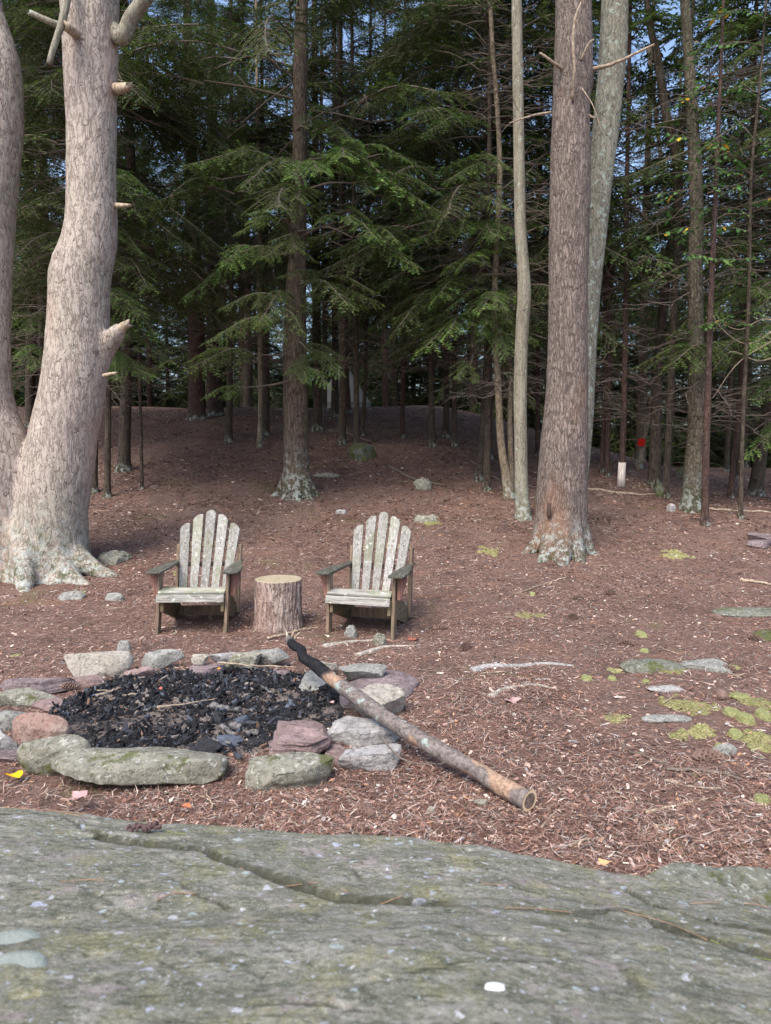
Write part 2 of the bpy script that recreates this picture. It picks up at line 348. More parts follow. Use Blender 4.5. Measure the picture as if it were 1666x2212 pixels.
# ------------------------------------------------------------------ the big rock in front
P19 = lambda x, y: (x / 1.1525, y / 1.1525)        # pixel of the 1920 px photo
_edge = [(0, 1986), (194, 1997), (302, 2016), (576, 2043), (792, 2069), (1008, 2084), (1200, 2105), (1351, 2141), (1502, 2171), (1675, 2191), (1848, 2225), (1920, 2240)]
_ep = np.array([at_z(*P19(x, y), .10)[:2] for x, y in _edge])
_ep = np.vstack([[-3.5, _ep[0, 1] - .2], [-2.2, _ep[0, 1] + .02], _ep, [_ep[-1, 0] + .5, _ep[-1, 1] - .18], [_ep[-1, 0] + 1.4, _ep[-1, 1] - .8]])
def rock_base(x, y):
    s = np.interp(x, _ep[:, 0], _ep[:, 1]) - y
    return s, -.12 + .22 * sm((s + .06) / .13) + .34 * np.maximum(s, 0) - .018 * np.maximum(s, 0) ** 2 + .03 * np.sin(x * 1.7 + 1)
def rock_hit(px, py):
    d = ray(*P19(px, py)); t = np.arange(.3, 3.5, .004); P = np.array([0, 0, CAMZ]) + d * t[:, None]
    k = np.argmax(P[:, 2] < rock_base(P[:, 0], P[:, 1])[1]); return P[k]
CRACKS = [([(250, 2075), (430, 2098), (560, 2132), (700, 2172), (830, 2212), (980, 2222), (1100, 2232), (1260, 2240), (1420, 2258), (1540, 2250), (1600, 2262), (1700, 2322), (1800, 2352), (1960, 2405)], .038, .022),
          ([(1150, 2175), (1300, 2195), (1440, 2228), (1560, 2245)], .02, .013),
          ([(1560, 2205), (1700, 2260), (1820, 2300), (1960, 2330)], .024, .016),
          ([(1235, 2255), (1300, 2275), (1370, 2297)], .012, .008), ([(900, 2255), (960, 2280), (1010, 2300)], .008, .006),
          ([(1540, 2420), (1570, 2450), (1580, 2475)], .02, .012), ([(540, 2075), (620, 2088), (700, 2098)], .010, .008),
          ([(1660, 2370), (1740, 2395), (1800, 2420)], .01, .008), ([(480, 2210), (530, 2222), (560, 2235)], .01, .012),
          ([(0, 2035), (120, 2030), (260, 2072), (340, 2085)], .016, .014), ([(1050, 2120), (1150, 2135), (1260, 2165)], .01, .006)]
_cr = random.Random(5)
for _k in range(46):
    _x, _y = _cr.uniform(40, 1880), _cr.uniform(2080, 2500); _l = _cr.uniform(25, 90)
    CRACKS.append(([(_x, _y), (_x + _l * .5, _y + _l * _cr.uniform(.05, .3)), (_x + _l, _y + _l * _cr.uniform(.3, .55))], _cr.uniform(.006, .011), _cr.uniform(.002, .005)))
def seg_dist(P, A):
    best = np.full(len(P), 1e9); side = np.zeros(len(P))
    for a, b in zip(A[:-1], A[1:]):
        ab = b - a; t = np.clip(((P - a) @ ab) / (ab @ ab + 1e-12), 0, 1); q = a + t[:, None] * ab; d = np.hypot(*(P - q).T)
        m = d < best; best[m] = d[m]; side[m] = (ab[0] * (P - q)[:, 1] - ab[1] * (P - q)[:, 0])[m]
    return best, np.sign(side)
def front_rock():
    xs = np.concatenate([np.arange(-3.4, -1.9, .04), np.arange(-1.9, 2.0, .0068), np.arange(2.0, 3.2, .04)])
    ys = np.concatenate([np.arange(-1.2, .35, .08), np.arange(.35, 3.15, .0068)])
    X, Y = np.meshgrid(xs, ys); x, y = X.ravel(), Y.ravel(); s, z = rock_base(x, y)
    P = np.stack([x, y, z], -1); p2 = P[:, :2]
    q = np.stack([x + .35 * y, y * 1.0 - .25 * x, 0 * x], -1)
    z = z + .035 * fbm(q * np.array([.9, 1.6, 1]), 4, 21)
    lay = fbm(q * np.array([1.6, 6.0, 1]), 5, 31); z = z + .012 * lay + .007 * np.round(lay * 6) / 6       # bedding steps
    z = z + .004 * fbm(q * 16, 4, 41) + .0018 * fbm(q * 60, 3, 43)
    pit = vn(q * np.array([9, 22, 1]), 51); z = z - .008 * sm((pit - .62) / .25)
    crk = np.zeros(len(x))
    for pts, wd, dp in CRACKS:
        A = spline(np.array([rock_hit(a, b)[:2] for a, b in pts]), 30); A = A + .012 * fbm(np.c_[A * 9, np.zeros(len(A))], 3, 77)[:, None]
        d, sd_ = seg_dist(p2, A); d = d + .004 * vn(np.c_[p2 * 45, x * 0], 39); ww = wd * (.7 + .5 * vn(np.c_[p2 * 7, x * 0], 9))
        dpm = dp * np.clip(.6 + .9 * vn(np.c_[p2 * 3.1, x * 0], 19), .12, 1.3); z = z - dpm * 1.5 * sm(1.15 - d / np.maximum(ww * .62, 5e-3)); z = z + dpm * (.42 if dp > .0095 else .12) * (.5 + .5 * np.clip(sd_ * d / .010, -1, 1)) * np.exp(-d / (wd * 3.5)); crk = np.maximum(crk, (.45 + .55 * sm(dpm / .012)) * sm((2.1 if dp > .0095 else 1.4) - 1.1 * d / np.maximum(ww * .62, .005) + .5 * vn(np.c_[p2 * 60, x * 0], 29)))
    z = np.where(s < -.05, np.minimum(z, -.12), z)
    keep = s > -.13
    nx, ny = len(xs), len(ys); i = np.arange(ny-1)[:, None] * nx; j = np.arange(nx-1)[None]
    Q = np.stack([i+j, i+j+1, i+nx+j+1, i+nx+j], -1).reshape(-1, 4); Q = Q[keep[Q].all(1)]
    n = N('lichened_bedrock'); o = n.tc.outputs['Object']
    st = n.mp((1, 1.9, 1), o, rot=(0, 0, .25))
    big = n.noise(2.2, st, 6, .62); mid = n.noise(9, st, 7, .68, .3); fine = n.noise(60, n.mp((1, 1.4, 1)), 7, .75); spk = n.noise(190, None, 4, .7)
    c = n.mix(n.ramp(big, [(.40, 0.), (.60, 1.)]), (.165, .165, .12), (.235, .23, .185))
    c = n.mix(n.ramp(mid, [(.38, .8), (.50, 0.)]), c, (.095, .105, .07))
    c = n.mix(n.ramp(mid, [(.53, 0.), (.62, .7)]), c, (.31, .30, .27))
    c = n.mix(n.ramp(n.noise(6.1, n.mp((1, 1.5, 1)), 7, .7), [(.55, 0.), (.63, .6)]), c, (.33, .27, .28))
    c = n.mix(n.ramp(n.noise(4.7, n.mp((1.4, 1, 1)), 7, .7), [(.53, 0.), (.62, .6)]), c, (.25, .235, .11))
    fine2 = n.noise(28, n.mp((1, 1.6, 1), rot=(0, 0, .3)), 7, .78)
    c = n.mix(n.ramp(fine2, [(.38, .8), (.47, 0.)]), c, (.06, .065, .045))
    c = n.mix(n.ramp(fine, [(.38, .75), (.47, 0.)]), c, (.07, .075, .05))
    c = n.mix(n.ramp(fine, [(.54, 0.), (.64, .65)]), c, (.40, .40, .36))
    c = n.mix(n.ramp(spk, [(.56, 0.), (.64, .55)]), c, (.50, .50, .46))
    wv = n.vadd(o, n.noisec(30, o), .05); wv2 = n.vadd(o, n.noisec(3, o), .15)
    gl = n.noise(1, n.mp((7, 75, 20), wv2, rot=(0, 0, .28)), 5, .65); c = n.mix(n.ramp(gl, [(.33, .85), (.42, 0.)]), c, (.05, .055, .035)); c = n.mix(n.ramp(gl, [(.58, 0.), (.68, .35)]), c, (.38, .37, .33))
    for sc_, th_, cut in ((26, .36, .70), (14, .28, .80), (7.3, .20, .88), (60, .36, .66)):
        v1 = n.vor(sc_, wv); vc = n.vor(sc_, wv, out=1)
        sz = n.math('MULTIPLY', n.ramp(n.sep(vc, 0), [(cut, 0.), (1., 1.)]), th_)
        lk = n.math('LESS_THAN', v1, sz)
        lk = n.math('MULTIPLY', lk, n.ramp(n.noise(150, None, 3, .7), [(.3, .3), (.55, .9)]))
        c = n.mix(lk, c, n.ramp(n.sep(vc, 1), [(0, (.40, .48, .46)), (.5, (.42, .45, .56)), (1, (.56, .56, .56))]))
    c = n.mix(n.math('MULTIPLY', n.attr(), .8), c, (.035, .037, .025))  # dark soil plus painted-in shade along the cracks and their step faces
    n.col(c); n.rough(.86)
    n.bump(n.math('ADD', n.math('MULTIPLY', mid, .7), n.math('ADD', n.math('MULTIPLY', fine, .5), n.math('MULTIPLY', spk, .12))), .016, .85)
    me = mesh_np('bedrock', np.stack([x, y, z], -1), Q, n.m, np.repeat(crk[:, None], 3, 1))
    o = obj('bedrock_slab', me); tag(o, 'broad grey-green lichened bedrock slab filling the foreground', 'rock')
    global ROCKZ
    def ROCKZ(px, py):
        h = rock_hit(px, py); k = np.argmin((x - h[0]) ** 2 + (y - h[1]) ** 2); return np.array([x[k], y[k], z[k]])
front_rock()
def rock_disc(px, py, rx, ry, name, mat, label, cat, group=None):
    c = ROCKZ(px, py); th = np.linspace(0, 2*np.pi, 40, endpoint=False); V = [c + [0, 0, .006]]
    rr = 1 + .12 * fbm(np.c_[np.cos(th) * 1.5, np.sin(th) * 1.5, th * 0 + px], 3, 5)
    for k in (.5, .85, 1.0):
        for t, r_ in zip(th, rr):
            q = c[:2] + np.array([math.cos(t) * rx, math.sin(t) * ry]) * k * r_
            s_, zz = rock_base(q[0], q[1]); s0, z0 = rock_base(c[0], c[1])
            V.append([q[0], q[1], c[2] + (zz - z0) + (.008, .007, -.006)[(k > .6) + (k > .9)]])
    F3 = [[0, 1 + j, 1 + (j+1) % 40] for j in range(40)]; F4 = [[1 + 40*a + j, 1 + 40*(a+1) + j, 1 + 40*(a+1) + (j+1) % 40, 1 + 40*a + (j+1) % 40] for a in (0, 1) for j in range(40)]
    V = np.array(V); loc = c.copy(); o = obj(name, mesh_np(name, V - loc, [np.array(F3), np.array(F4)], mat), loc=loc); return tag(o, label, cat, group)
n = N('pale_crust_lichen'); n.col(n.mix(n.noise(60, None, 5, .7), (.22, .25, .22), (.38, .42, .38))); n.bump(n.noise(120), .004); M['lichen'] = n.m
rock_disc(12, 2330, .075, .075, 'lichen_disc', M['lichen'], 'upper round pale lichen disc at the left edge of the bedrock', 'lichen', 'lichen discs on the bedrock')
rock_disc(44, 2395, .06, .055, 'lichen_disc', M['lichen'], 'lower oval pale lichen disc on the bedrock near the left edge', 'lichen', 'lichen discs on the bedrock')
n = N('white_flake'); n.col((.72, .73, .76)); M['white'] = n.m
rock_disc(1232, 2480, .020, .010, 'paper_flake', M['white'], 'small white flake lying alone on the bedrock in the foreground', 'flake')

# ------------------------------------------------------------------ stones
def ico(sub):
    bm = bmesh.new(); bmesh.ops.create_icosphere(bm, subdivisions=sub, radius=1)
    V = np.array([v.co[:] for v in bm.verts]); Fc = np.array([[v.index for v in f.verts] for f in bm.faces]); bm.free(); return V, Fc
ICO = {k: ico(k) for k in (1, 2, 3, 4, 5)}
def stone_mesh(name, mat, sx, sy, sz, seed, cuts=12, flat=False, sub=4, lump=.10, box=.55):
    r_ = np.random.default_rng(seed); V, Fc = ICO[sub]; V = V.copy()
    V = np.sign(V) * np.abs(V) ** (box if flat else .8); V /= np.abs(V).max()
    for k in range(cuts):
        nn = r_.normal(size=3); nn[2] *= .35 if flat else .8; nn /= np.linalg.norm(nn); d = r_.uniform(.5, .82)
        e = np.maximum(0, V @ nn - d); V -= e[:, None] * nn * .97
    if cuts <= 2: V[:, 2] = np.where(V[:, 2] > 0, np.clip(V[:, 2], 0, 1) * .9, V[:, 2])
    elif flat: V[:, 2] = np.clip(V[:, 2], -.8, .62 + .1 * V[:, 0])
    else:
        nn = np.array([r_.uniform(-.3, .3), r_.uniform(-.4, .1), 1]); nn /= np.linalg.norm(nn); e = np.maximum(0, V @ nn - .62); V -= e[:, None] * nn * .9
    V -= (V.max(0) + V.min(0)) / 2; V /= (V.max(0) - V.min(0)) / 2
    S = np.array([sx, sy, sz]) / 2; V = V * S
    q = V / max(sx, sy); o3 = r_.uniform(0, 50, 3)
    Nn = V / (np.linalg.norm(V, axis=1)[:, None] + 1e-9)
    m = max(.05, min(sx, sy, sz * 2))
    if flat:
        lay = fbm(np.c_[q[:, :2] * 2.2, q[:, 2] * 14] + o3, 3, seed); V[:, :2] *= (1 + .09 * lay)[:, None]
    V += Nn * (m * lump * fbm(q * 3.5 + o3, 5, seed) + m * .03 * fbm(q * 14 + o3, 3, seed + 1))[:, None]
    return mesh_np(name, V, Fc, mat, smooth=True, sharp=38)
_sid = [100]
def stone(x0, x1, yt, yb, h, mat, label, flat=False, name='fire_ring_stone', z0=0., rz=None, group='stones of the fire ring', cat='stone', tilt=(0, 0), sub=4, sink=.15, cuts=12, box=.55, lump=.1, D=None, P=None):
    """rectangle in the 1920 px photo, height h"""
    _sid[0] += 1; s = _sid[0]
    p = at_z((x0 + x1) / 2 / 1.1525, yb / 1.1525, z0)
    if P is None and p[1] > 7: p = on_g((x0 + x1) / 2 / 1.1525, yb / 1.1525)
    d = p[1]; W = (x1 - x0) / 1775 * d * 1.06; a = math.atan2(CAMZ - p[2] - h/2, d)
    if D is None: D = max(((yb - yt) / 1775 * d - h * math.cos(a)) / max(math.sin(a), .08), W * .35); D = min(D, W * 1.6)
    hh = h * (1 + sink); p[0] *= (p[1] + D * .45) / p[1]
    me = stone_mesh(name, mat, W, D, hh, s, cuts, flat, sub, lump, box)
    cz = (gz(p[0], p[1] + D/2) if z0 < .01 else z0) + h - hh / 2
    o = obj(name, me, loc=(p[0], p[1] + D/2, cz)); o.rotation_euler = (R(tilt[0]), R(tilt[1]), 0)
    tag(o, label, cat, group); return o
S = stone
S(164, 330, 1632, 1694, .17, M['r_tan'], 'large pale tan boulder at the back left of the fire ring', sub=5, cuts=9)
S(143, 269, 1682, 1713, .05, M['r_red'], 'flat pinkish slab in front of the large pale tan boulder', True)
S(353, 456, 1623, 1670, .13, M['r_grey'], 'rounded grey boulder at the back of the fire ring, right of the pale tan one')
S(475, 519, 1629, 1656, .07, M['r_tan'], 'small wedge of pale stone resting on the low dark slab at the back', z0=.05)
S(456, 563, 1642, 1682, .06, M['r_purple'], 'low dark mauve slab carrying a small wedge stone at the back of the ring', True)
S(523, 595, 1624, 1654, .07, M['r_blue'], 'flat pale stone behind the ring, second in the row of three', z0=.04, flat=True)
S(559, 650, 1620, 1669, .12, M['r_green'], 'lichened grey-green stone in the back row of the fire ring')
S(612, 722, 1613, 1664, .13, M['r_grey'], 'blocky grey stone beside the charred end of the log', box=.6)
S(311, 390, 1657, 1696, .08, M['r_red'], 'mauve wedge stone leaning at the back edge of the charcoal', True, tilt=(8, -8))
S(382, 466, 1668, 1694, .05, M['r_blue'], 'thin pale bluish stone at the back edge of the charcoal', True)
S(0, 183, 1686, 1728, .07, M['r_purple'], 'wide purple slab at the left of the fire ring', True, z0=.03)
S(-20, 141, 1709, 1764, .09, M['r_green'], 'grey-green slab lying in front of the wide purple slab', True, sub=5)
S(82, 166, 1726, 1774, .04, M['r_red'], 'thin pinkish slab touching the left edge of the charcoal', True, tilt=(4, 6))
S(-60, 99, 1758, 1822, .10, M['r_grey'], 'long grey stone at the left, behind the reddish boulder', True, tilt=(0, -6))
S(27, 178, 1790, 1880, .19, M['r_scorch'], 'rounded reddish boulder at the near left of the fire ring', sub=5, cuts=6)
S(-50, 40, 1815, 1890, .14, M['r_blue'], 'grey boulder cut by the left edge of the picture')
S(-40, 80, 1870, 1905, .04, M['r_purple'], 'low dark slab at the left edge under the reddish boulder', True)
S(50, 225, 1832, 1935, .165, M['r_green'], 'hunched grey-green boulder at the near left of the ring', sub=5, cuts=4, lump=.17)
S(120, 565, 1866, 1978, .145, M['r_green'], 'long lichened boulder along the front of the fire ring', sub=5, cuts=5, lump=.17)
S(612, 838, 1862, 1972, .12, M['r_green'], 'flat greenish slab at the front right of the fire ring', True, sub=5, box=.7)
S(672, 828, 1774, 1886, .10, M['r_red'], 'reddish mauve flagstone tilted on the right rim of the pit', True, z0=.05, sub=5, tilt=(10, 2), box=.75)
S(668, 740, 1835, 1880, .06, M['r_purple'], 'small mauve block under the reddish flagstone', True)
S(792, 1000, 1770, 1872, .11, M['r_blue'], 'long pale grey slab lying under the middle of the log', True, sub=5, box=.7)
S(842, 1000, 1853, 1930, .09, M['r_blue'], 'pale triangular slab right of the greenish slab', True, sub=5, box=.85, cuts=14)
S(809, 870, 1851, 1917, .05, M['r_red'], 'small reddish shard between the greenish and the triangular slab', True)
S(868, 1010, 1688, 1808, .16, M['r_tan'], 'big pale oval boulder on the far side of the log', sub=5, cuts=7)
S(727, 838, 1652, 1730, .11, M['r_grey'], 'grey slab leaning under the charred part of the log', True, tilt=(12, 0))
S(778, 842, 1644, 1686, .11, M['r_tan'], 'cream stone showing behind the charred part of the log')
S(842, 1053, 1647, 1773, .05, M['r_purple'], 'long purple flagstone at the far right of the ring', True, sub=5, box=.8)
S(845, 960, 1650, 1700, .08, M['r_grey'], 'grey slab overlapping the long purple flagstone', True, z0=.03)
S(660, 724, 1658, 1690, .07, M['r_purple'], 'small dark red block at the back right edge of the charcoal', True)
G2 = 'rocks lying about under the trees'
S(872, 938, 1108, 1150, .24, M['r_moss'], 'dark moss-covered boulder up the slope right of the big hemlock', name='mossy_boulder', group=G2, cat='boulder', sink=1.3, cuts=2, lump=.2)
S(1030, 1074, 1196, 1222, .13, M['r_green'], 'pale green lichened boulder halfway up the slope', name='boulder', group=G2, cat='boulder', sink=1.3, cuts=2, lump=.2)
S(1034, 1094, 1283, 1304, .10, M['r_green'], 'low mossy stone between the right chair and the pine', name='stone', group=G2, sink=1.3, cuts=2, lump=.2)
S(245, 320, 1370, 1408, .13, M['r_green'], 'low lichened stone at the root of the left pine', name='stone', group=G2, sink=1.3, cuts=2, lump=.2)
S(150, 212, 1470, 1496, .07, M['r_grey'], 'flat grey stone between the left pine root and the left chair', name='stone', group=G2, sink=1.3, cuts=2, lump=.2)
S(262, 308, 1474, 1498, .08, M['r_grey'], 'small grey stone left of the left chair', name='stone', group=G2, sink=1.3, cuts=2, lump=.2)
S(293, 326, 1592, 1622, .08, M['r_grey'], 'small upright stone in front of the left chair', name='stone', group=G2, sink=1.3, cuts=2, lump=.2)
S(858, 888, 1552, 1586, .09, M['r_grey'], 'round grey stone under the front of the right chair', name='stone', group=G2, sink=1.3, cuts=2, lump=.2)
S(930, 962, 1566, 1600, .09, M['r_green'], 'mossy grey stone beside the right front leg of the right chair', name='stone', group=G2, sink=1.3, cuts=2, lump=.2)
S(778, 845, 1180, 1190, .06, M['r_green'], 'flat stone just right of the big hemlock base', name='stone', group=G2, sink=1.3, cuts=2, lump=.2)
S(838, 862, 1270, 1280, .05, M['r_blue'], 'tiny pale stone behind the stump and chairs', name='stone', group=G2, sink=1.3, cuts=2, lump=.2)
S(975, 1012, 1508, 1524, .04, M['r_grey'], 'small low stone right of the right chair', name='stone', group=G2, sink=1.3, cuts=2, lump=.2)
S(1700, 1815, 1645, 1690, .055, M['r_grey'], 'pale lichened outcrop beside the yellow-green moss', name='outcrop', group=G2, sink=1.3, cuts=2, lump=.2)
S(1550, 1700, 1640, 1688, .045, M['r_ledge'], 'mossy outcrop left of the pale lichened one', name='outcrop', group=G2, sink=1.3, cuts=2, lump=.2)
S(1610, 1700, 1732, 1750, .022, M['r_blue'], 'flat white-lichened stone at the edge of the wide moss patch', name='stone', group=G2, sink=1.3, cuts=2, lump=.2)
S(1770, 1835, 1852, 1885, .05, M['r_grey'], 'half-buried grey stone beside the lower moss cushions', name='stone', group=G2, sink=1.3, cuts=2, lump=.2)
S(1600, 1720, 1802, 1818, .018, M['r_grey'], 'low grey ledge above the small moss patch', name='stone', group=G2, sink=1.3, cuts=2, lump=.2)
S(1780, 1960, 1518, 1546, .03, M['r_ledge'], 'low grey ledge at the right edge of the clearing', name='outcrop', group=G2, sink=1.3, cuts=2, lump=.2)
S(1880, 1960, 1565, 1600, .07, M['r_moss'], 'white-spotted mossy rock at the right edge', name='outcrop', group=G2, sink=1.3, cuts=2, lump=.2)
_lg = S(1590, 2150, 2140, 2290, .05, M['r_ledge'], 'grey lichened ledge behind the bedrock at lower right', name='ledge', group=G2, sub=5, cuts=3, D=.26, lump=.2, sink=2.)
_lg.rotation_euler[2] = -.10; _lg.rotation_euler[1] = .05
S(1415, 1440, 1845, 1860, .025, M['r_blue'], 'tiny pale pebble right of the log', name='pebble', group=G2)
S(1060, 1085, 2012, 2030, .03, M['r_tan'], 'pale pebble between the log end and the bedrock', name='pebble', group=G2)
S(1180, 1215, 1995, 2015, .02, M['r_green'], 'pale green lichened pebble beside the log end', name='pebble', group=G2)
S(1630, 1660, 1205, 1240, .2, M['r_moss'], 'mossy rock at the foot of the leaning mossy trunk', name='boulder', group=G2, cat='boulder', sink=1.3, cuts=2, lump=.2)
S(1680, 1740, 1165, 1195, .3, M['r_moss'], 'dark boulder between trunks at the right', name='boulder', group=G2, cat='boulder', sink=1.3, cuts=2, lump=.2)
S(1660, 1682, 1255, 1275, .12, M['r_blue'], 'small pointed pale stone under the big right-hand tree', name='stone', group=G2, sink=1.3, cuts=2, lump=.2)

# ------------------------------------------------------------------ charcoal bed, ash
def in_pit(n_, k=1.0):
    r = np.sqrt(rng.random(n_)) * k; t = rng.random(n_) * 2 * np.pi
    return PIT[0] + r * np.cos(t) * PIT_RX, PIT[1] + r * np.sin(t) * PIT_RY
def bedz(x, y):
    r = np.sqrt(((x - PIT[0]) / PIT_RX) ** 2 + ((y - PIT[1]) / PIT_RY) ** 2)
    return ground(x, y, False) + .035 * sm((1.15 - r) / .4) + .018 * fbm(np.stack([x * 4, y * 4, 0 * x], -1), 3, 61)
def ash_bed():
    nr, nt = 50, 120; r = np.linspace(0, 1.18, nr); t = np.linspace(0, 2*np.pi, nt, endpoint=False)
    wob = 1 + .05 * np.sin(3 * t + 1) + .04 * np.sin(7 * t)
    x = (PIT[0] + np.outer(r, np.cos(t) * wob) * PIT_RX).ravel(); y = (PIT[1] + np.outer(r, np.sin(t) * wob) * PIT_RY).ravel()
    z = bedz(x, y) + .004; rr = np.repeat(r, nt); z = np.where(rr > 1.1, z - .08, z) + .008 * fbm(np.stack([x, y, 0*x], -1) * 30, 3, 3)
    i = np.arange(nr-1)[:, None] * nt; j = np.arange(nt)[None]; Q = np.stack([i+j, i+nt+j, i+nt+(j+1) % nt, i+(j+1) % nt], -1).reshape(-1, 4)
    n = N('soot_and_ash'); g = n.noise(2.6, None, 6, .7); c = n.mix(n.ramp(n.noise(45, None, 6, .75), [(.4, 0.), (.65, 1.)]), (.012, .012, .014), (.05, .05, .055))
    c = n.mix(n.ramp(g, [(.42, 0.), (.52, .85)]), c, n.mix(n.ramp(n.noise(70, None, 5, .7), [(.4, 0.), (.6, 1.)]), (.11, .085, .075), (.30, .25, .22))); n.col(c); n.bump(n.noise(50, None, 6, .7), .02); 
    tag(obj('ash_bed', mesh_np('ash_bed', np.stack([x, y, z], -1), Q, n.m)), 'bed of black soot and grey ash inside the fire ring', 'ash', None, 'stuff')
ash_bed()
def chunk_set(n_, px, py, pz, size, elong, colr, seed=1, tiltk=.6):
    """n_ jittered angular chunks as one vertex array"""
    r_ = np.random.default_rng(seed)
    cube = np.array([[-1,-1,-1],[1,-1,-1],[1,1,-1],[-1,1,-1],[-1,-1,1],[1,-1,1],[1,1,1],[-1,1,1]], float)
    V = cube[None] * (1 + r_.uniform(-.45, .25, (n_, 8, 3)))
    S_ = np.stack([size * elong, size * r_.uniform(.5, 1, n_), size * r_.uniform(.3, .8, n_)], -1) / 2
    V = V * S_[:, None]
    a = r_.uniform(0, 2*np.pi, n_); b = r_.normal(0, tiltk, n_)
    ca, sa, cb, sb = np.cos(a), np.sin(a), np.cos(b), np.sin(b)
    x, y, z = V[..., 0], V[..., 1], V[..., 2]
    x, z = x * cb[:, None] - z * sb[:, None], x * sb[:, None] + z * cb[:, None]
    x, y = x * ca[:, None] - y * sa[:, None], x * sa[:, None] + y * ca[:, None]
    V = np.stack([x + px[:, None], y + py[:, None], z + pz[:, None]], -1).reshape(-1, 3)
    f = np.array([[0,3,2,1],[4,5,6,7],[0,1,5,4],[1,2,6,5],[2,3,7,6],[3,0,4,7]])
    Q = (np.arange(n_)[:, None, None] * 8 + f[None]).reshape(-1, 4)
    return V, Q, np.repeat(colr, 8, 0)
n = N('charcoal'); gr = n.noise(1, n.mp((30, 160, 160)), 4, .6)
n.col(n.mix(1., n.attr(), n.ramp(gr, [(.3, .5), (.7, 1.6)]), 'MULTIPLY')); n.rough(.75); n.b.inputs['Specular IOR Level'].default_value = .3; n.bump(gr, .006); M['char'] = n.m
def charcoal():
    k = 62000; x, y = in_pit(k, 1.02); sz = rng.uniform(.003, .010, k) * (1 + 2.4 * rng.random(k) ** 9)
    kp = (vn(np.stack([x * 4.5, y * 4.5, 0 * x], -1), 66) - .9 * np.exp(-((x - PIT[0] - .05) / .40) ** 2 - ((y - PIT[1] + .17) / .15) ** 2) * -1 < .28) | (rng.random(k) < .07); x, y, sz = x[kp], y[kp], sz[kp]; k = len(x)
    pal = np.array([[.010, .010, .012], [.02, .021, .025], [.04, .044, .055], [.085, .10, .13], [.22, .19, .17], [.16, .10, .07]])
    c = pal[rng.choice(6, k, p=[.46, .30, .13, .04, .04, .03])] * rng.uniform(.7, 1.3, (k, 1))
    V, Q, C = chunk_set(k, x, y, bedz(x, y) + sz * .25 + rng.random(k) * .015, sz, rng.uniform(1, 4.0, k), c, 5)
    tag(obj('charcoal_bits', mesh_np('charcoal_bits', V, Q, M['char'], C, False)), 'countless small bits of black charcoal filling the fire pit', 'charcoal', None, 'stuff')
    for q, (a, b, L, lab) in enumerate([(1125, 1795, .14, 'thick half-burnt brand with an orange patch'), (600, 1800, .12, 'grey ashy chunk'), (630, 1807, .10, ''), (505, 1866, .20, ''), (575, 1850, .16, ''),
            (320, 1830, .09, ''), (470, 1740, .07, ''), (560, 1770, .08, ''), (680, 1800, .09, ''), (430, 1700, .07, ''), (350, 1760, .06, ''), (250, 1860, .07, ''), (520, 1700, .08, ''), (720, 1760, .08, ''),
            (620, 1740, .07, ''), (400, 1820, .08, ''), (540, 1905, .09, ''), (590, 1895, .08, ''), (640, 1850, .10, ''), (300, 1720, .06, ''), (700, 1720, .06, ''), (480, 1830, .06, '')]):
        if a > 1000: a = 545
        p = at_z(*P19(a, b), .0); p[2] = float(bedz(p[0], p[1])) + .02
        me = stone_mesh('charcoal_lump', M['char'], L, L * .45, L * .38, 900 + q, 10, False, 3, .16)
        a_ = me.color_attributes.new('col', 'FLOAT_COLOR', 'POINT'); cc = pal[[1, 3, 2][q % 3]]
        arr = np.ones((len(me.vertices), 4), np.float32); arr[:, :3] = cc; a_.data.foreach_set('color', arr.ravel())
        o = obj('charcoal_lump', me, loc=p); o.rotation_euler = (rnd.uniform(-.3, .3), rnd.uniform(-.3, .3), rnd.uniform(0, 3))
        tag(o, 'one of the larger blackened lumps of burnt wood lying in the fire pit', 'charcoal', 'larger charcoal lumps in the fire pit')
charcoal()

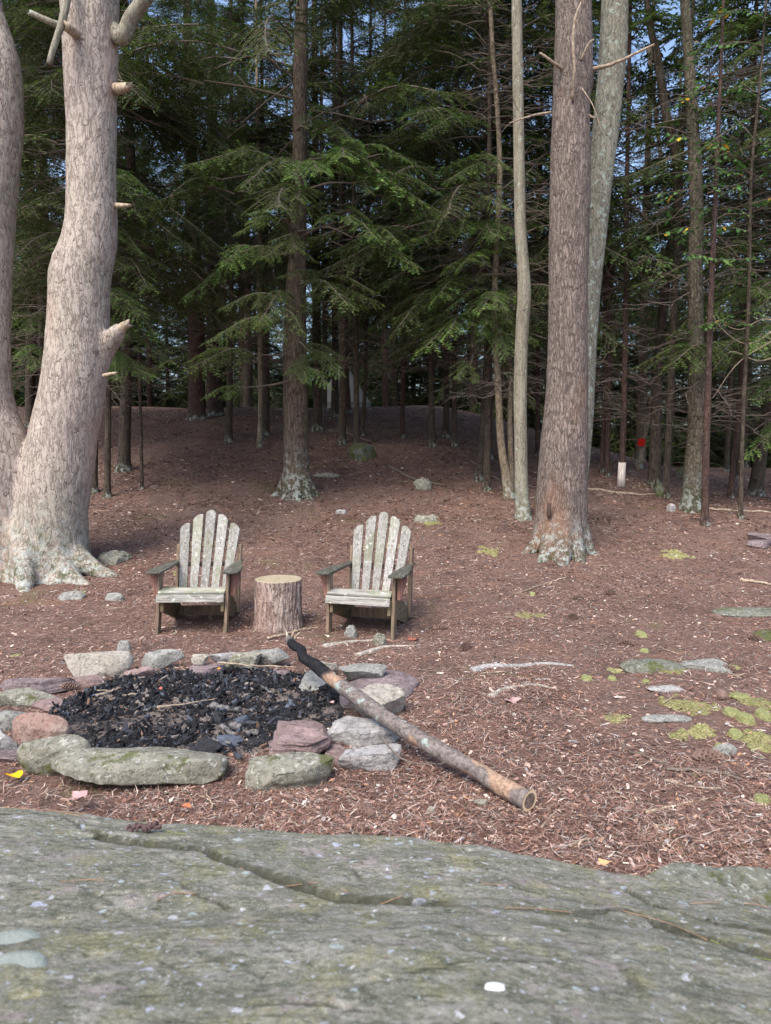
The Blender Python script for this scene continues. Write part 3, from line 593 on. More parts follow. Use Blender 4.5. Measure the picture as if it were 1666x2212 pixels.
# ------------------------------------------------------------------ litter
def litter():
    k = 370000
    d = np.concatenate([2.1 * np.exp(rng.random(250000) ** .9 * math.log(22 / 2.1)), rng.uniform(6, 22, 120000)]); x = d * rng.uniform(-.72, .72, k); y = d
    s_, _ = rock_base(x, y); r = np.sqrt(((x - PIT[0]) / (PIT_RX * 1.02)) ** 2 + ((y - PIT[1]) / (PIT_RY * 1.02)) ** 2)
    dens = vn(np.stack([x, y, 0*x], -1) * 1.3, 91)
    ok = (s_ < .0) & ((r > 1) | (rng.random(k) < .13)) & (dens > rng.uniform(-1.4, .3, k)) ; x, y, d = x[ok], y[ok], d[ok]; k = len(x)
    z = ground(x, y)
    typ = rng.choice(3, k, p=[.34, .61, .05])            # chips, needles/twiglets, flakes
    L = np.where(typ == 0, rng.uniform(.010, .036, k), np.where(typ == 1, rng.uniform(.02, .08, k), rng.uniform(.010, .026, k)))
    W = np.where(typ == 0, rng.uniform(.002, .0055, k), np.where(typ == 1, rng.uniform(.0013, .0032, k), L * rng.uniform(.5, .9, k)))
    far = 1 + sm((d - 5.5) / 8) * 1.3; L *= far; W *= far
    pal = np.array([[.16, .078, .060], [.25, .14, .112], [.38, .24, .20], [.56, .42, .36], [.36, .33, .32], [.05, .032, .028], [.40, .22, .14], [.72, .62, .55]])
    ci = rng.choice(8, k, p=[.28, .25, .16, .09, .05, .10, .05, .02]); C = pal[ci] * rng.uniform(.75, 1.3, (k, 1)) * (1 - .12 * sm((d - 4) / 6))[:, None] * [1, 1.03, 1.0]
    a = rng.uniform(0, 2*np.pi, k); ca, sa = np.cos(a), np.sin(a); tl = rng.normal(0, .18, k); bend = rng.normal(0, .18, k) * L
    lift = rng.uniform(.002, .010, k)
    u = np.array([-1, 0, 1.]) * .5
    P = []
    for ui, wi in zip(u, (.7, 1., .5)):
        for sgn in (-1, 1):
            lx = ui * L; ly = sgn * wi * W * .5 + bend * (1 - (2*ui) ** 2) ; lz = ui * L * tl + np.abs(tl) * L * .5 + lift + sgn * W * .2 * (typ != 1)
            P.append(np.stack([x + lx * ca - ly * sa, y + lx * sa + ly * ca, z + lz], -1))
    V = np.stack(P, 1).reshape(-1, 3); b0 = np.arange(k)[:, None] * 6
    Q = np.concatenate([b0 + np.array([0, 2, 3, 1]), b0 + np.array([2, 4, 5, 3])])
    tag(obj('forest_litter', mesh_np('forest_litter', V, Q, M['litter'], np.repeat(C, 6, 0), False)), 'fallen pine needles, bark chips and twig bits scattered over the ground', 'litter', None, 'stuff')
    k = 1500; d = 2.1 * np.exp(rng.random(k) * math.log(12 / 2.1)); x = d * rng.uniform(-.7, .7, k); y = d
    s_, _ = rock_base(x, y); r = np.sqrt(((x - PIT[0]) / 1.1) ** 2 + ((y - PIT[1]) / .98) ** 2); ok = (s_ < 0) & (r > 1); x, y = x[ok], y[ok]; k = len(x)
    sz = rng.uniform(.006, .016, k)
    c = pal[rng.choice([1, 2, 3, 4, 7], k, p=[.3, .3, .2, .1, .1])]
    V, Q, C = chunk_set(k, x, y, ground(x, y) + sz * .2, sz, rng.uniform(2, 6, k), c, 8, .12)
    tag(obj('wood_chips', mesh_np('wood_chips', V, Q, M['litter'], C, False)), 'pale wood chips and bark crumbs strewn over the clearing', 'wood chips', None, 'stuff')
litter()

def stick(pts, rad, mat, label, z=None, name='fallen_stick', cat='stick', group='sticks lying on the ground', ns=7, taper=.4, lift=0.):
    P = [on_g(*p) if z is None else at_z(*p, z) for p in pts]; P = np.array(P); P[:, 2] = ground(P[:, 0], P[:, 1]) + rad * .8 + lift if z is None else P[:, 2]
    c = P[0].copy(); P = spline(P - c, max(6, len(P) * 5)); n_ = len(P); P[1:-1] += rng.normal(0, rad * (.25 if cat != 'root' else .04), (n_ - 2, 3))
    V, Fs = tube(P, np.linspace(rad, rad * taper, n_) * (1 + (.15 if cat != 'root' else .05) * rng.normal(size=n_)), ns)
    o = obj(name, mesh_np(name, V, Fs, mat), loc=c); return tag(o, label, cat, group)
stick([(578, 1384), (620, 1375), (655, 1365), (692, 1360)], .012, M['pale'], 'whitish bare stick on the ground in front of the stump', lift=.01)
stick([(860, 1300), (800, 1392)], .004, M['dead'], 'thin reddish twig leaning under the right chair')
stick([(1490, 1100), (1560, 1104), (1680, 1112)], .03, M['pale'], 'pale fallen pole at the right under the trees')
stick([(1600, 1256), (1640, 1262), (1690, 1270)], .022, M['pale'], 'short pale broken branch at the right edge')
stick([(712, 935), (750, 940), (800, 958)], .05, M['twig'], 'dark short log behind the mossy boulder')
stick([(840, 1010), (900, 1040), (960, 1052)], .03, M['twig'], 'dark fallen branch right of the mossy boulder')
stick([(1010, 995), (1080, 1040), (1180, 1060)], .03, M['twig'], 'dark fallen branch behind the slim grey trunks')
stick([(1260, 1058), (1380, 1072), (1460, 1070)], .03, M['dead'], 'long grey fallen branch right of the big pine')
stick([(1225, 1250), (1180, 1262), (1100, 1290)], .010, M['dead'], 'thin curved stick near the foot of the big pine')
stick([(1435, 1690), (1480, 1700), (1560, 1712)], .006, M['dead'], 'thin grey stick left of the moss patches')
stick([(1395, 1760), (1470, 1745), (1540, 1728)], .007, M['pale'], 'pale twig right of the log end')
stick([(1230, 1830), (1262, 1822), (1312, 1812)], .008, M['dead'], 'brown twig above the bedrock edge')
stick([(1170, 1790), (1200, 1760), (1240, 1735)], .006, M['dead'], 'crooked twig just right of the log end')
stick([(820, 1590), (870, 1640), (930, 1652), (965, 1648)], .005, M['twig'], 'thin dark twig lying on the pale triangular slab', z=.11)
stick([(600, 1688), (640, 1740), (665, 1752)], .006, M['twig'], 'thin dark twig in front of the greenish slab')
stick([(340, 1560), (400, 1552), (470, 1540)], .008, M['dead'], 'grey stick on the charcoal', lift=.08)
stick([(210, 1535), (245, 1522), (262, 1518)], .010, M['dead'], 'short pale stick on the left of the charcoal', lift=.08)
stick([(470, 1462), (560, 1466), (640, 1470)], .008, M['dead'], 'grey stick at the back of the charcoal', lift=.08)
stick([(1440, 1665), (1540, 1672), (1600, 1690)], .012, M['twig'], 'dark stick near the lower moss cushions')
stick([(1020, 1452), (1060, 1442), (1120, 1440), (1180, 1436), (1240, 1440)], .035, M['r_blue'], 'whitish root running across the clearing', name='surface_root', cat='root', group='roots at the surface', lift=-.034)
stick([(1060, 1508), (1090, 1490), (1150, 1482), (1200, 1490)], .03, M['r_tan'], 'pale curved root in the middle of the clearing', name='surface_root', cat='root', group='roots at the surface', lift=-.030)
stick([(700, 1398), (760, 1388), (830, 1382)], .03, M['r_tan'], 'pale root in front of the right chair', name='surface_root', cat='root', group='roots at the surface', lift=-.030)
stick([(770, 1418), (830, 1400), (900, 1396)], .028, M['r_tan'], 'lower pale root between the log and the right chair', name='surface_root', cat='root', group='roots at the surface', lift=-.030)
for k in range(130):
    d = 2.4 * math.exp(rnd.random() * 1.6); x = d * rnd.uniform(-.55, .6); y = d
    if rock_base(x, y)[0] > -.05 or ((x - PIT[0]) / 1.15) ** 2 + ((y - PIT[1]) / 1.05) ** 2 < 1: continue
    L = rnd.uniform(.05, .16) * (1 + d / 12); a = rnd.uniform(0, 6.28); c = np.array([x, y, gz(x, y) + .006]); t = np.linspace(-.5, .5, 6)
    P = np.c_[t * L * math.cos(a), t * L * math.sin(a), .004 + 0 * t] + np.c_[rng.normal(0, L * .04, (6, 2)), np.abs(rng.normal(0, .003, 6))]
    V, Fs = tube(P, np.linspace(.004, .0022, 6) * rnd.uniform(.7, 1.5), 5)
    tag(obj('twig', mesh_np('twig', V, Fs, [M['dead'], M['pale'], M['twig']][k % 3]), loc=c), 'one of the short bare twigs scattered over the needle-covered ground', 'twig', 'short twigs scattered over the clearing')

n = N('burnt_stick'); n.col(n.mix(n.ramp(n.noise(22, None, 5, .7), [(.42, 0.), (.62, 1.)]), (.014, .014, .016), (.20, .19, .185))); n.bump(n.noise(60), .006); M['burnt'] = n.m
for k, (a, b, c_, d_, r_) in enumerate([(500, 1590, 560, 1612, .020), (478, 1592, 520, 1618, .016), (455, 1548, 520, 1556, .022), (360, 1480, 400, 1500, .010), (300, 1560, 350, 1545, .009), (240, 1530, 300, 1520, .008), (420, 1500, 470, 1490, .009), (560, 1500, 600, 1520, .010), (620, 1540, 660, 1525, .012), (330, 1600, 380, 1590, .010),
        (520, 1460, 580, 1470, .008), (260, 1500, 330, 1485, .006), (210, 1510, 290, 1500, .005), (600, 1480, 650, 1488, .007), (390, 1530, 430, 1545, .008), (540, 1570, 570, 1545, .011), (270, 1580, 320, 1575, .009), (450, 1620, 500, 1630, .012)]):
    stick([(a, b), ((a + c_) / 2, (b + d_) / 2 + rnd.uniform(-3, 3)), (c_, d_)], r_, M['burnt'] if k not in (5, 11, 12) else M['dead'], 'one of the half-burnt sticks lying in the fire pit', name='burnt_stick', group='half-burnt sticks in the fire pit', lift=.045, taper=.7)
# pine cones
n = N('cone_scale'); n.col(n.mix(n.noise(60), (.12, .07, .055), (.26, .18, .15))); M['cone'] = n.m
def cone_mesh():
    parts = []; V, Fs = tube(np.array([[-.05, 0, 0], [-.02, 0, 0], [.02, 0, 0], [.05, 0, 0]]), [.005, .009, .008, .003], 6); parts.append((V, Fs))
    for k in range(64):
        t = k / 64; x = -.048 + t * .098; a = k * 2.39996; r0 = .006; r1 = .022 * math.sin(math.pi * (t * .85 + .12)) + .005
        T = np.array([0, math.cos(a), math.sin(a)]); B = np.array([0, -math.sin(a), math.cos(a)]); A = np.array([1., 0, 0]); wd = .008
        c0 = A * x + T * r0; c1 = A * (x + .010) + T * r1
        q = np.array([c0 - B * wd * .5, c0 + B * wd * .5, c1 + B * wd, c1 - B * wd]); parts.append((np.vstack([q, q + A * .0025]), [np.array([[0, 1, 2, 3], [7, 6, 5, 4], [3, 2, 6, 7], [0, 3, 7, 4], [1, 5, 6, 2]])]))
    V, Fs, _ = join(parts); return mesh_np('pine_cone', V, Fs, M['cone'], smooth=False)
CM = cone_mesh()
for x, y, s in [(1007, 1402, 1), (1238, 1338, 1), (1320, 1285, 1), (1400, 1288, 1), (1550, 1340, 1), (1680, 1350, 1), (1590, 1240, 1), (790, 1760, .8), (300, 1796, .01), (1525, 1642, 1.1), (1690, 1430, 1), (1570, 1452, .9), (1350, 1395, .9), (950, 1362, .9), (1290, 1270, .9), (1630, 1385, .9), (60, 1500, .9), (1560, 1510, .9), (1250, 1295, .9)]:
    if s < .1: continue
    p = on_g(x, y) if y < 1790 else on_g(x, y)
    o = obj('pine_cone', CM, loc=(p[0], p[1], p[2] + .018)); o.rotation_euler = (rnd.uniform(0, 3), rnd.uniform(-.2, .2), rnd.uniform(0, 6)); o.scale = (s * 1.35,) * 3
    tag(o, 'one of the open brown pine cones scattered over the forest floor', 'pine cone', 'pine cones on the ground')
p = at_z(148, 1483, .13); o = obj('pine_cone', CM, loc=p); o.rotation_euler = (0, .1, .2); tag(o, 'open pine cone lying on the slabs at the left of the fire ring', 'pine cone', 'pine cones on the ground')
# leaves
def leaf_mesh(name, colr, L, lobed=False, seed=0):
    th = np.linspace(0, 2*np.pi, 30, endpoint=False); r = 1 + (.32 * np.cos(5 * th) + .08 * np.cos(15 * th) if lobed else .05 * np.cos(9 * th)) ; 
    x = np.cos(th) * r * L / 2; y = np.sin(th) * r * L / 2 * (.9 if lobed else .55); z = .12 * L * np.cos(2 * th + seed) + .02 * L * np.cos(5*th) + .16 * L
    V = np.vstack([np.c_[x, y, z], [[0, 0, .05 * L]], np.c_[x, y, z - .0008], [[0, 0, .05 * L - .0008]]])
    F3 = np.array([[k, (k+1) % 30, 30] for k in range(30)] + [[31 + (k+1) % 30, 31 + k, 61] for k in range(30)])
    return mesh_np(name, V, F3, M['litter'], np.tile(colr, (len(V), 1)))
def leaf(px, py, L, c, label, lobed=False, z=None, rz=0.):
    p = on_g(px, py) if z is None else at_z(px, py, z)
    o = obj('fallen_leaf', leaf_mesh('fallen_leaf', c, L, lobed, px), loc=(p[0], p[1], p[2] + .004)); o.rotation_euler = (0, 0, rz); tag(o, label, 'leaf', 'fallen leaves')
leaf(30, 1680, .085, (.75, .42, .01), 'bright yellow fallen leaf at the left in front of the ring', z=.02)
leaf(172, 1727, .075, (.45, .28, .27), 'pale pink fallen maple leaf at the bedrock edge', True, z=.06)
leaf(1105, 1519, .09, (.42, .27, .26), 'pinkish fallen maple leaf in the middle of the clearing', True)
leaf(893, 1384, .09, (.28, .10, .07), 'rust-red fallen leaf right of the right chair', True)
leaf(400, 1747, .05, (.38, .14, .07), 'small rust-coloured leaf behind the bedrock edge', z=.04, rz=.2)
leaf(1308, 1868, .05, (.62, .36, .18), 'curled orange-tan scrap of wood between bedrock and ledge', z=.08)
leaf(470, 1447, .04, (.5, .22, .05), 'small orange leaf at the back of the charcoal', z=.05)
leaf(345, 1491, .04, (.45, .13, .08), 'small red scrap standing in the charcoal', z=.07, rz=1.2)
leaf(200, 1785, .001, (.3, .2, .2), 'tiny leaf') if False else None
leaf(1090, 1440, .04, (.5, .3, .2), 'small tan leaf by the white root')
leaf(715, 1520, .04, (.5, .3, .28), 'small pink leaf at the right edge of the charcoal', z=.06)

# moss
n = N('cushion_moss'); n.col(n.hsv(n.mix(n.ramp(n.noise(70, None, 5, .7), [(.35, 0.), (.65, 1.)]), (.13, .125, .035), (.42, .40, .15)), .5, .9, n.math('ADD', .8, n.math('MULTIPLY', n.rand(), .35)))); n.bump(n.noise(220, None, 4, .8), .01, 1.); n.rough(1.); M['moss'] = n.m
n = N('pale_cushion_moss'); n.col(n.mix(n.ramp(n.noise(90, None, 5, .7), [(.35, 0.), (.65, 1.)]), (.20, .21, .08), (.40, .41, .19))); n.bump(n.noise(240, None, 4, .8), .01, 1.); n.rough(1.); M['moss_p'] = n.m
def moss(px, py, wpx, hpx, mat, label, name='moss_cushion', h=.03, group='moss cushions on the clearing'):
    c = on_g(px, py); W = wpx / F * c[1]; a = math.atan2(CAMZ, c[1]); D = min(max(hpx / F * c[1] / math.sin(a), W * .5), W * 1.8); s = px * 1.37 + py
    m = 56; u = np.linspace(-1.25, 1.25, m); U, Vv = np.meshgrid(u, u); U, Vv = U.ravel(), Vv.ravel(); big = name == 'moss_patch'
    q = np.stack([U * W / 2, Vv * D / 2, 0 * U], -1); mask = (1 - np.hypot(U, Vv)) * 1.3 + (1.5 if big else .6) * fbm(q * (9 if big else 6) + s, 4, 3) + (.8 * fbm(q * 45 + s, 2, 5) if big else 0)
    z = ground(c[0] + q[:, 0], c[1] + q[:, 1]) - c[2] - .008 + (h * (.35 if big else 1.0) + .008) * sm(mask / (.5 if not big else .6)) + .003 * fbm(q * 70, 2, 9) * (mask > 0)
    i = np.arange(m-1)[:, None] * m; j = np.arange(m-1)[None]; Q = np.stack([i+j, i+j+1, i+m+j+1, i+m+j], -1).reshape(-1, 4); Q = Q[(mask[Q] > -.06).any(1)]
    used = np.unique(Q); ren = np.zeros(m * m, int); ren[used] = np.arange(len(used)); Vx = np.c_[q[:, :2], z][used]
    tag(obj(name, mesh_np(name, Vx, ren[Q], mat), loc=c), label, 'moss', group)
mm = [(1490, 1522, 100, 40, 0, 'widest yellow-green moss patch on the right of the clearing', .02), (1445, 1448, 80, 34, 0, 'moss patch on the outcrop left of the pale rock', .03), (1380, 1440, 60, 24, 0, 'flat moss patch at the left end of the outcrop', .02),
      (1330, 1450, 50, 14, 0, 'thin moss strip left of the outcrop', .015), (1585, 1442, 46, 16, 0, 'mossy tuft at the right end of the outcrop', .03),
      (1468, 1590, 60, 30, 0, 'moss patch below the widest one, left of two', .02), (1512, 1582, 56, 22, 0, 'moss patch below the widest one, right of two', .025), (1640, 1600, 76, 70, 0, 'large moss mat at the right edge', .03),
      (1322, 1470, 28, 12, 1, 'small round pale moss cushion in the middle', .022), (1268, 1468, 26, 12, 1, 'small pale cushion left of the round one', .02), (1395, 1476, 24, 12, 1, 'small pale cushion below the outcrop', .02),
      (1612, 1562, 44, 20, 1, 'pale dome-shaped cushion at the right', .035), (1582, 1545, 36, 16, 1, 'pale cushion left of the dome-shaped one', .025), (1650, 1550, 40, 20, 1, 'pale cushion at the right edge above the mat', .03),
      (1590, 1592, 44, 18, 1, 'pale cushion left of the large mat', .025), (1640, 1520, 70, 22, 0, 'moss strip at the right edge of the clearing', .03), (1600, 1508, 50, 16, 1, 'pale moss strip above the cushions', .02),
      (1385, 1374, 26, 10, 1, 'small pale cushion far out in the clearing', .025), (1392, 1408, 24, 8, 1, 'flat pale cushion in the far clearing', .02), (1135, 1331, 70, 10, 0, 'low moss mound right of the right chair', .02),
      (1052, 1192, 60, 12, 0, 'moss patch left of the big pine foot', .02), (935, 1126, 36, 10, 0, 'moss on the low stone behind the chairs', .05), (1150, 1285, 14, 8, 1, 'little green cushion in the far clearing', .02),
      (36, 1418, 44, 9, 0, 'moss spot at the left edge behind the fire ring', .02), (1330, 1555, 60, 20, 0, 'faint moss patch in the middle of the clearing', .012), (1645, 1735, 40, 20, 1, 'pale green cushion at the lower right edge', .03),
      (385, 1238, 30, 8, 0, 'moss spot behind the left armrest', .02), (160, 1282, 40, 8, 0, 'moss by the flat grey stone at left', .02), (1500, 1676, 24, 10, 0, 'small moss tuft at the lower right', .02),
      (1555, 1620, 30, 14, 1, 'pale cushion beside the half-buried stone', .02), (1460, 1200, 60, 12, 0, 'moss spot under the right-hand trees', .02), (1520, 1640, 24, 10, 1, 'little pale cushion left of the half-buried stone', .02)]
for px, py, a, b, k, lab, h in mm: moss(px, py, a, b, M['moss_p'] if k else M['moss'], lab, 'moss_cushion' if k else 'moss_patch', h)

# ------------------------------------------------------------------ the half-burnt log
def log():
    pts = [(1143, 1730, .055, .050), (1085, 1698, .065, .049), (1030, 1665, .085, .048), (960, 1628, .11, .047), (900, 1592, .14, .046), (840, 1556, .165, .046), (790, 1520, .185, .047), (752, 1492, .20, .046), (715, 1466, .21, .046), (682, 1438, .22, .042), (657, 1422, .23, .038), (650, 1404, .24, .036), (634, 1394, .25, .034), (624, 1382, .25, .030)]
    P = np.array([at_z(a, b, z) for a, b, z, r in pts]); rr = [p[3] * .9 for p in pts]; n_ = 120
    Ps = spline(P, n_); rs = spline(np.c_[rr, rr, rr], n_)[:, 0]; base = P[0] * [1, 1, 0]
    Pl = Ps - base; V, Fs = tube(Pl, rs, 28, caps=False)
    t = np.repeat(np.linspace(0, 1, n_), 28); C0 = np.repeat(Pl, 28, 0); Nn = (V - C0); Nn /= np.linalg.norm(Nn, axis=1)[:, None]
    V = V + Nn * (.006 * fbm(V * 16, 4, 5) + .002 * fbm(V * 70, 3, 6))[:, None]
    bare = sm((fbm(V * [5, 5, 5] + 3.3, 3, 14) + .62 * np.exp(-((t - .07) / .09) ** 2) + .6 * np.exp(-((t - .31) / .05) ** 2) + .5 * np.exp(-((t - .17) / .04) ** 2) + .7 * np.exp(-((t - .60) / .03) ** 2) - .46) / .10)
    bare *= (t < .66)
    char = sm((t - .60 + .03 * fbm(V * 14, 2, 3)) / .03) * (1 - .0 * sm((t - .93) / .03)); char = np.where(t > .95, char * .2, char)
    V -= Nn * (bare * .004)[:, None]
    C = np.stack([bare, char, 0 * t], -1)
    n = N('peeling_log_bark'); a = n.attr(); sr = n.t.nodes.new('ShaderNodeSeparateColor'); n.t.links.new(a, sr.inputs[0])
    nz = n.noise(45, None, 6, .7); c = n.mix(n.ramp(nz, [(.35, 0.), (.6, 1.)]), (.075, .06, .055), (.22, .19, .175))
    c = n.mix(n.ramp(n.noise(13, None, 5, .6), [(.60, 0.), (.63, .7)]), c, (.34, .42, .39))
    c = n.mix(sr.outputs[0], c, n.mix(n.ramp(n.noise(60, None, 5, .7), [(.35, 0.), (.65, 1.)]), (.20, .12, .085), (.44, .31, .22)))
    c = n.mix(sr.outputs[1], c, n.mix(n.ramp(nz, [(.5, 0.), (.7, 1.)]), (.008, .008, .010), (.04, .04, .045)))
    n.col(c); n.bump(nz, .008, .9); n.rough(.75)
    r_ = root('burnt_log', base, 0, 'long peeling log with a charred far end lying across the fire ring', 'log')
    obj('log_bark', mesh_np('log_bark', V, Fs, n.m, C), r_)
    # cut end: outer ring and darker heart, each proud of the other
    Tn = Pl[0] - Pl[1]; Tn /= np.linalg.norm(Tn); q = Vector(Tn).to_track_quat('Z', 'Y').to_matrix(); th = np.linspace(0, 2*np.pi, 40, endpoint=False)
    def disc(r0, r1, off, mat, name):
        rings = [np.array([[math.cos(t_) * r, math.sin(t_) * r, off] for t_ in th]) for r in (r1, (r0 + r1) / 2, max(r0, .001))]
        W = np.vstack(rings); W = np.array([q @ Vector(v) for v in W]) + Pl[0]; F4 = [[40*a + j, 40*a + (j+1) % 40, 40*(a+1) + (j+1) % 40, 40*(a+1) + j] for a in (0, 1) for j in range(40)]
        obj(name, mesh_np(name, W, np.array(F4), mat), r_)
    n1 = N('fresh_cut_ring'); n1.col(n1.mix(n1.noise(80), (.66, .46, .26), (.85, .68, .46)))
    n2 = N('dark_heartwood'); n2.col(n2.mix(n2.ramp(n2.noise(90, None, 4, .7), [(.4, 0.), (.6, 1.)]), (.10, .07, .055), (.30, .22, .18))); n2.bump(n2.noise(120), .004)
    disc(.035, .0475, .004, n1.m, 'cut_ring'); disc(.0, .0355, .002, n2.m, 'heartwood')
    for k, (dx, dz, L) in enumerate([(-.01, .02, .06), (.02, .03, .07), (.04, .01, .05)]):
        s = Pl[-1] + [dx, 0, 0]; V, Fs = tube(np.array([s, s + [dx * .3, .01, L * .5], s + [dx, .02, L]]), [.012, .008, .002], 6); obj('splinter', mesh_np('splinter', V, Fs, M['pale']), r_)
log()

# ------------------------------------------------------------------ stump
def stump():
    c = on_g(594, 1369); c = np.array([c[0], c[1] + .2, gz(c[0], c[1] + .2)]); r_ = root('tree_stump', c, 0, 'upright cut log used as a table between the two chairs', 'stump')
    nz, nt = 60, 220; th = np.linspace(0, 2*np.pi, nt, endpoint=False); zz = np.linspace(-.03, .432, nz)
    T, Z = np.meshgrid(th, zz); q = np.stack([np.cos(T) * 2.2, np.sin(T) * 2.2, Z * 1.2], -1)
    fur = 1 - np.abs(fbm(np.stack([np.cos(T) * 7.5, np.sin(T) * 7.5, Z * 2.2], -1), 3, 7)) * 2.2
    rad = .208 + .012 * sm((.1 - Z) / .1) + .010 * fbm(q, 2, 2) - .010 * sm((fur - .45) / .5) + .003 * fbm(q * 9, 3, 9)
    V = np.stack([np.cos(T) * rad + .012 * Z, np.sin(T) * rad, Z + 0 * T], -1).reshape(-1, 3)
    i = np.arange(nz-1)[:, None] * nt; j = np.arange(nt)[None]; Q = np.stack([i+j, i+(j+1) % nt, i+nt+(j+1) % nt, i+nt+j], -1).reshape(-1, 4)
    obj('stump_bark', mesh_np('stump_bark', V, Q, M['bark_stump']), r_)
    n = N('greenish_end_grain'); o = n.tc.outputs['Object']; wv = n.vadd(o, n.noisec(5, o), .03); wt = n.t.nodes.new('ShaderNodeTexWave'); wt.wave_type = 'RINGS'; wt.rings_direction = 'Z'; n.put(wt.inputs[0], wv); wt.inputs['Scale'].default_value = 28; wt.inputs['Distortion'].default_value = 1.5
    c_ = n.mix(wt.outputs[1], (.30, .25, .17), (.42, .36, .26)); c_ = n.mix(n.ramp(n.noise(9, None, 6, .7), [(.48, 0.), (.62, .5)]), c_, (.24, .25, .14)); c_ = n.mix(n.ramp(n.noise(30, n.mp((1, 1, 1)), 6, .7), [(.35, .6), (.5, 0.)]), c_, (.16, .12, .08)); n.col(c_); n.bump(n.noise(70), .004)
    top = V[-nt:] ; k = 12; rings = [top * [1 - a / k, 1 - a / k, 1] + [0, 0, .004 * (a > 0) + .003 * math.sin(a)] for a in range(k)] + [np.array([[.004, 0, .44]])]
    W = np.vstack(rings); F4 = [[nt*a + j, nt*a + (j+1) % nt, nt*(a+1) + (j+1) % nt, nt*(a+1) + j] for a in range(k-1) for j in range(nt)]; F3 = [[nt*(k-1) + j, nt*(k-1) + (j+1) % nt, nt*k] for j in range(nt)]
    obj('cut_top', mesh_np('cut_top', W, [np.array(F4), np.array(F3)], n.m), r_)
stump()

# ------------------------------------------------------------------ adirondack chairs
def board(name, outline, th, mat, parent, M4, shear=0., bev=.003):
    """outline: 2D points (a,b); extruded th along the third local axis; M4 places it"""
    bm = bmesh.new(); vs = [bm.verts.new((a, b, -th/2)) for a, b in outline]; f = bm.faces.new(vs)
    e = bmesh.ops.extrude_face_region(bm, geom=[f]); up = [v for v in e['geom'] if isinstance(v, bmesh.types.BMVert)]; bmesh.ops.translate(bm, verts=up, vec=(0, 0, th))
    bmesh.ops.recalc_face_normals(bm, faces=bm.faces); 
    bmesh.ops.bevel(bm, geom=[x for x in bm.edges], offset=bev, segments=1, affect='EDGES', clamp_overlap=True)
    bm.transform(M4)
    for v in bm.verts: v.co.x += shear * (min(v.co.z, .4) + .25 * max(0, v.co.z - .4))
    me = bpy.data.meshes.new(name); bm.to_mesh(me); bm.free(); me.materials.append(mat)
    return obj(name, me, parent)
def frame(o, ax, ay, az): 
    m = Matrix.Identity(4)
    for i, a in enumerate((Vector(ax).normalized(), Vector(ay).normalized(), Vector(az).normalized())):
        for j in range(3): m[j][i] = a[j]
    for j in range(3): m[j][3] = o[j]
    return m
YZ = lambda x: frame((x, 0, 0), (0, 1, 0), (0, 0, 1), (1, 0, 0))
XZ = lambda y: frame((0, y, 0), (1, 0, 0), (0, 0, 1), (0, -1, 0))
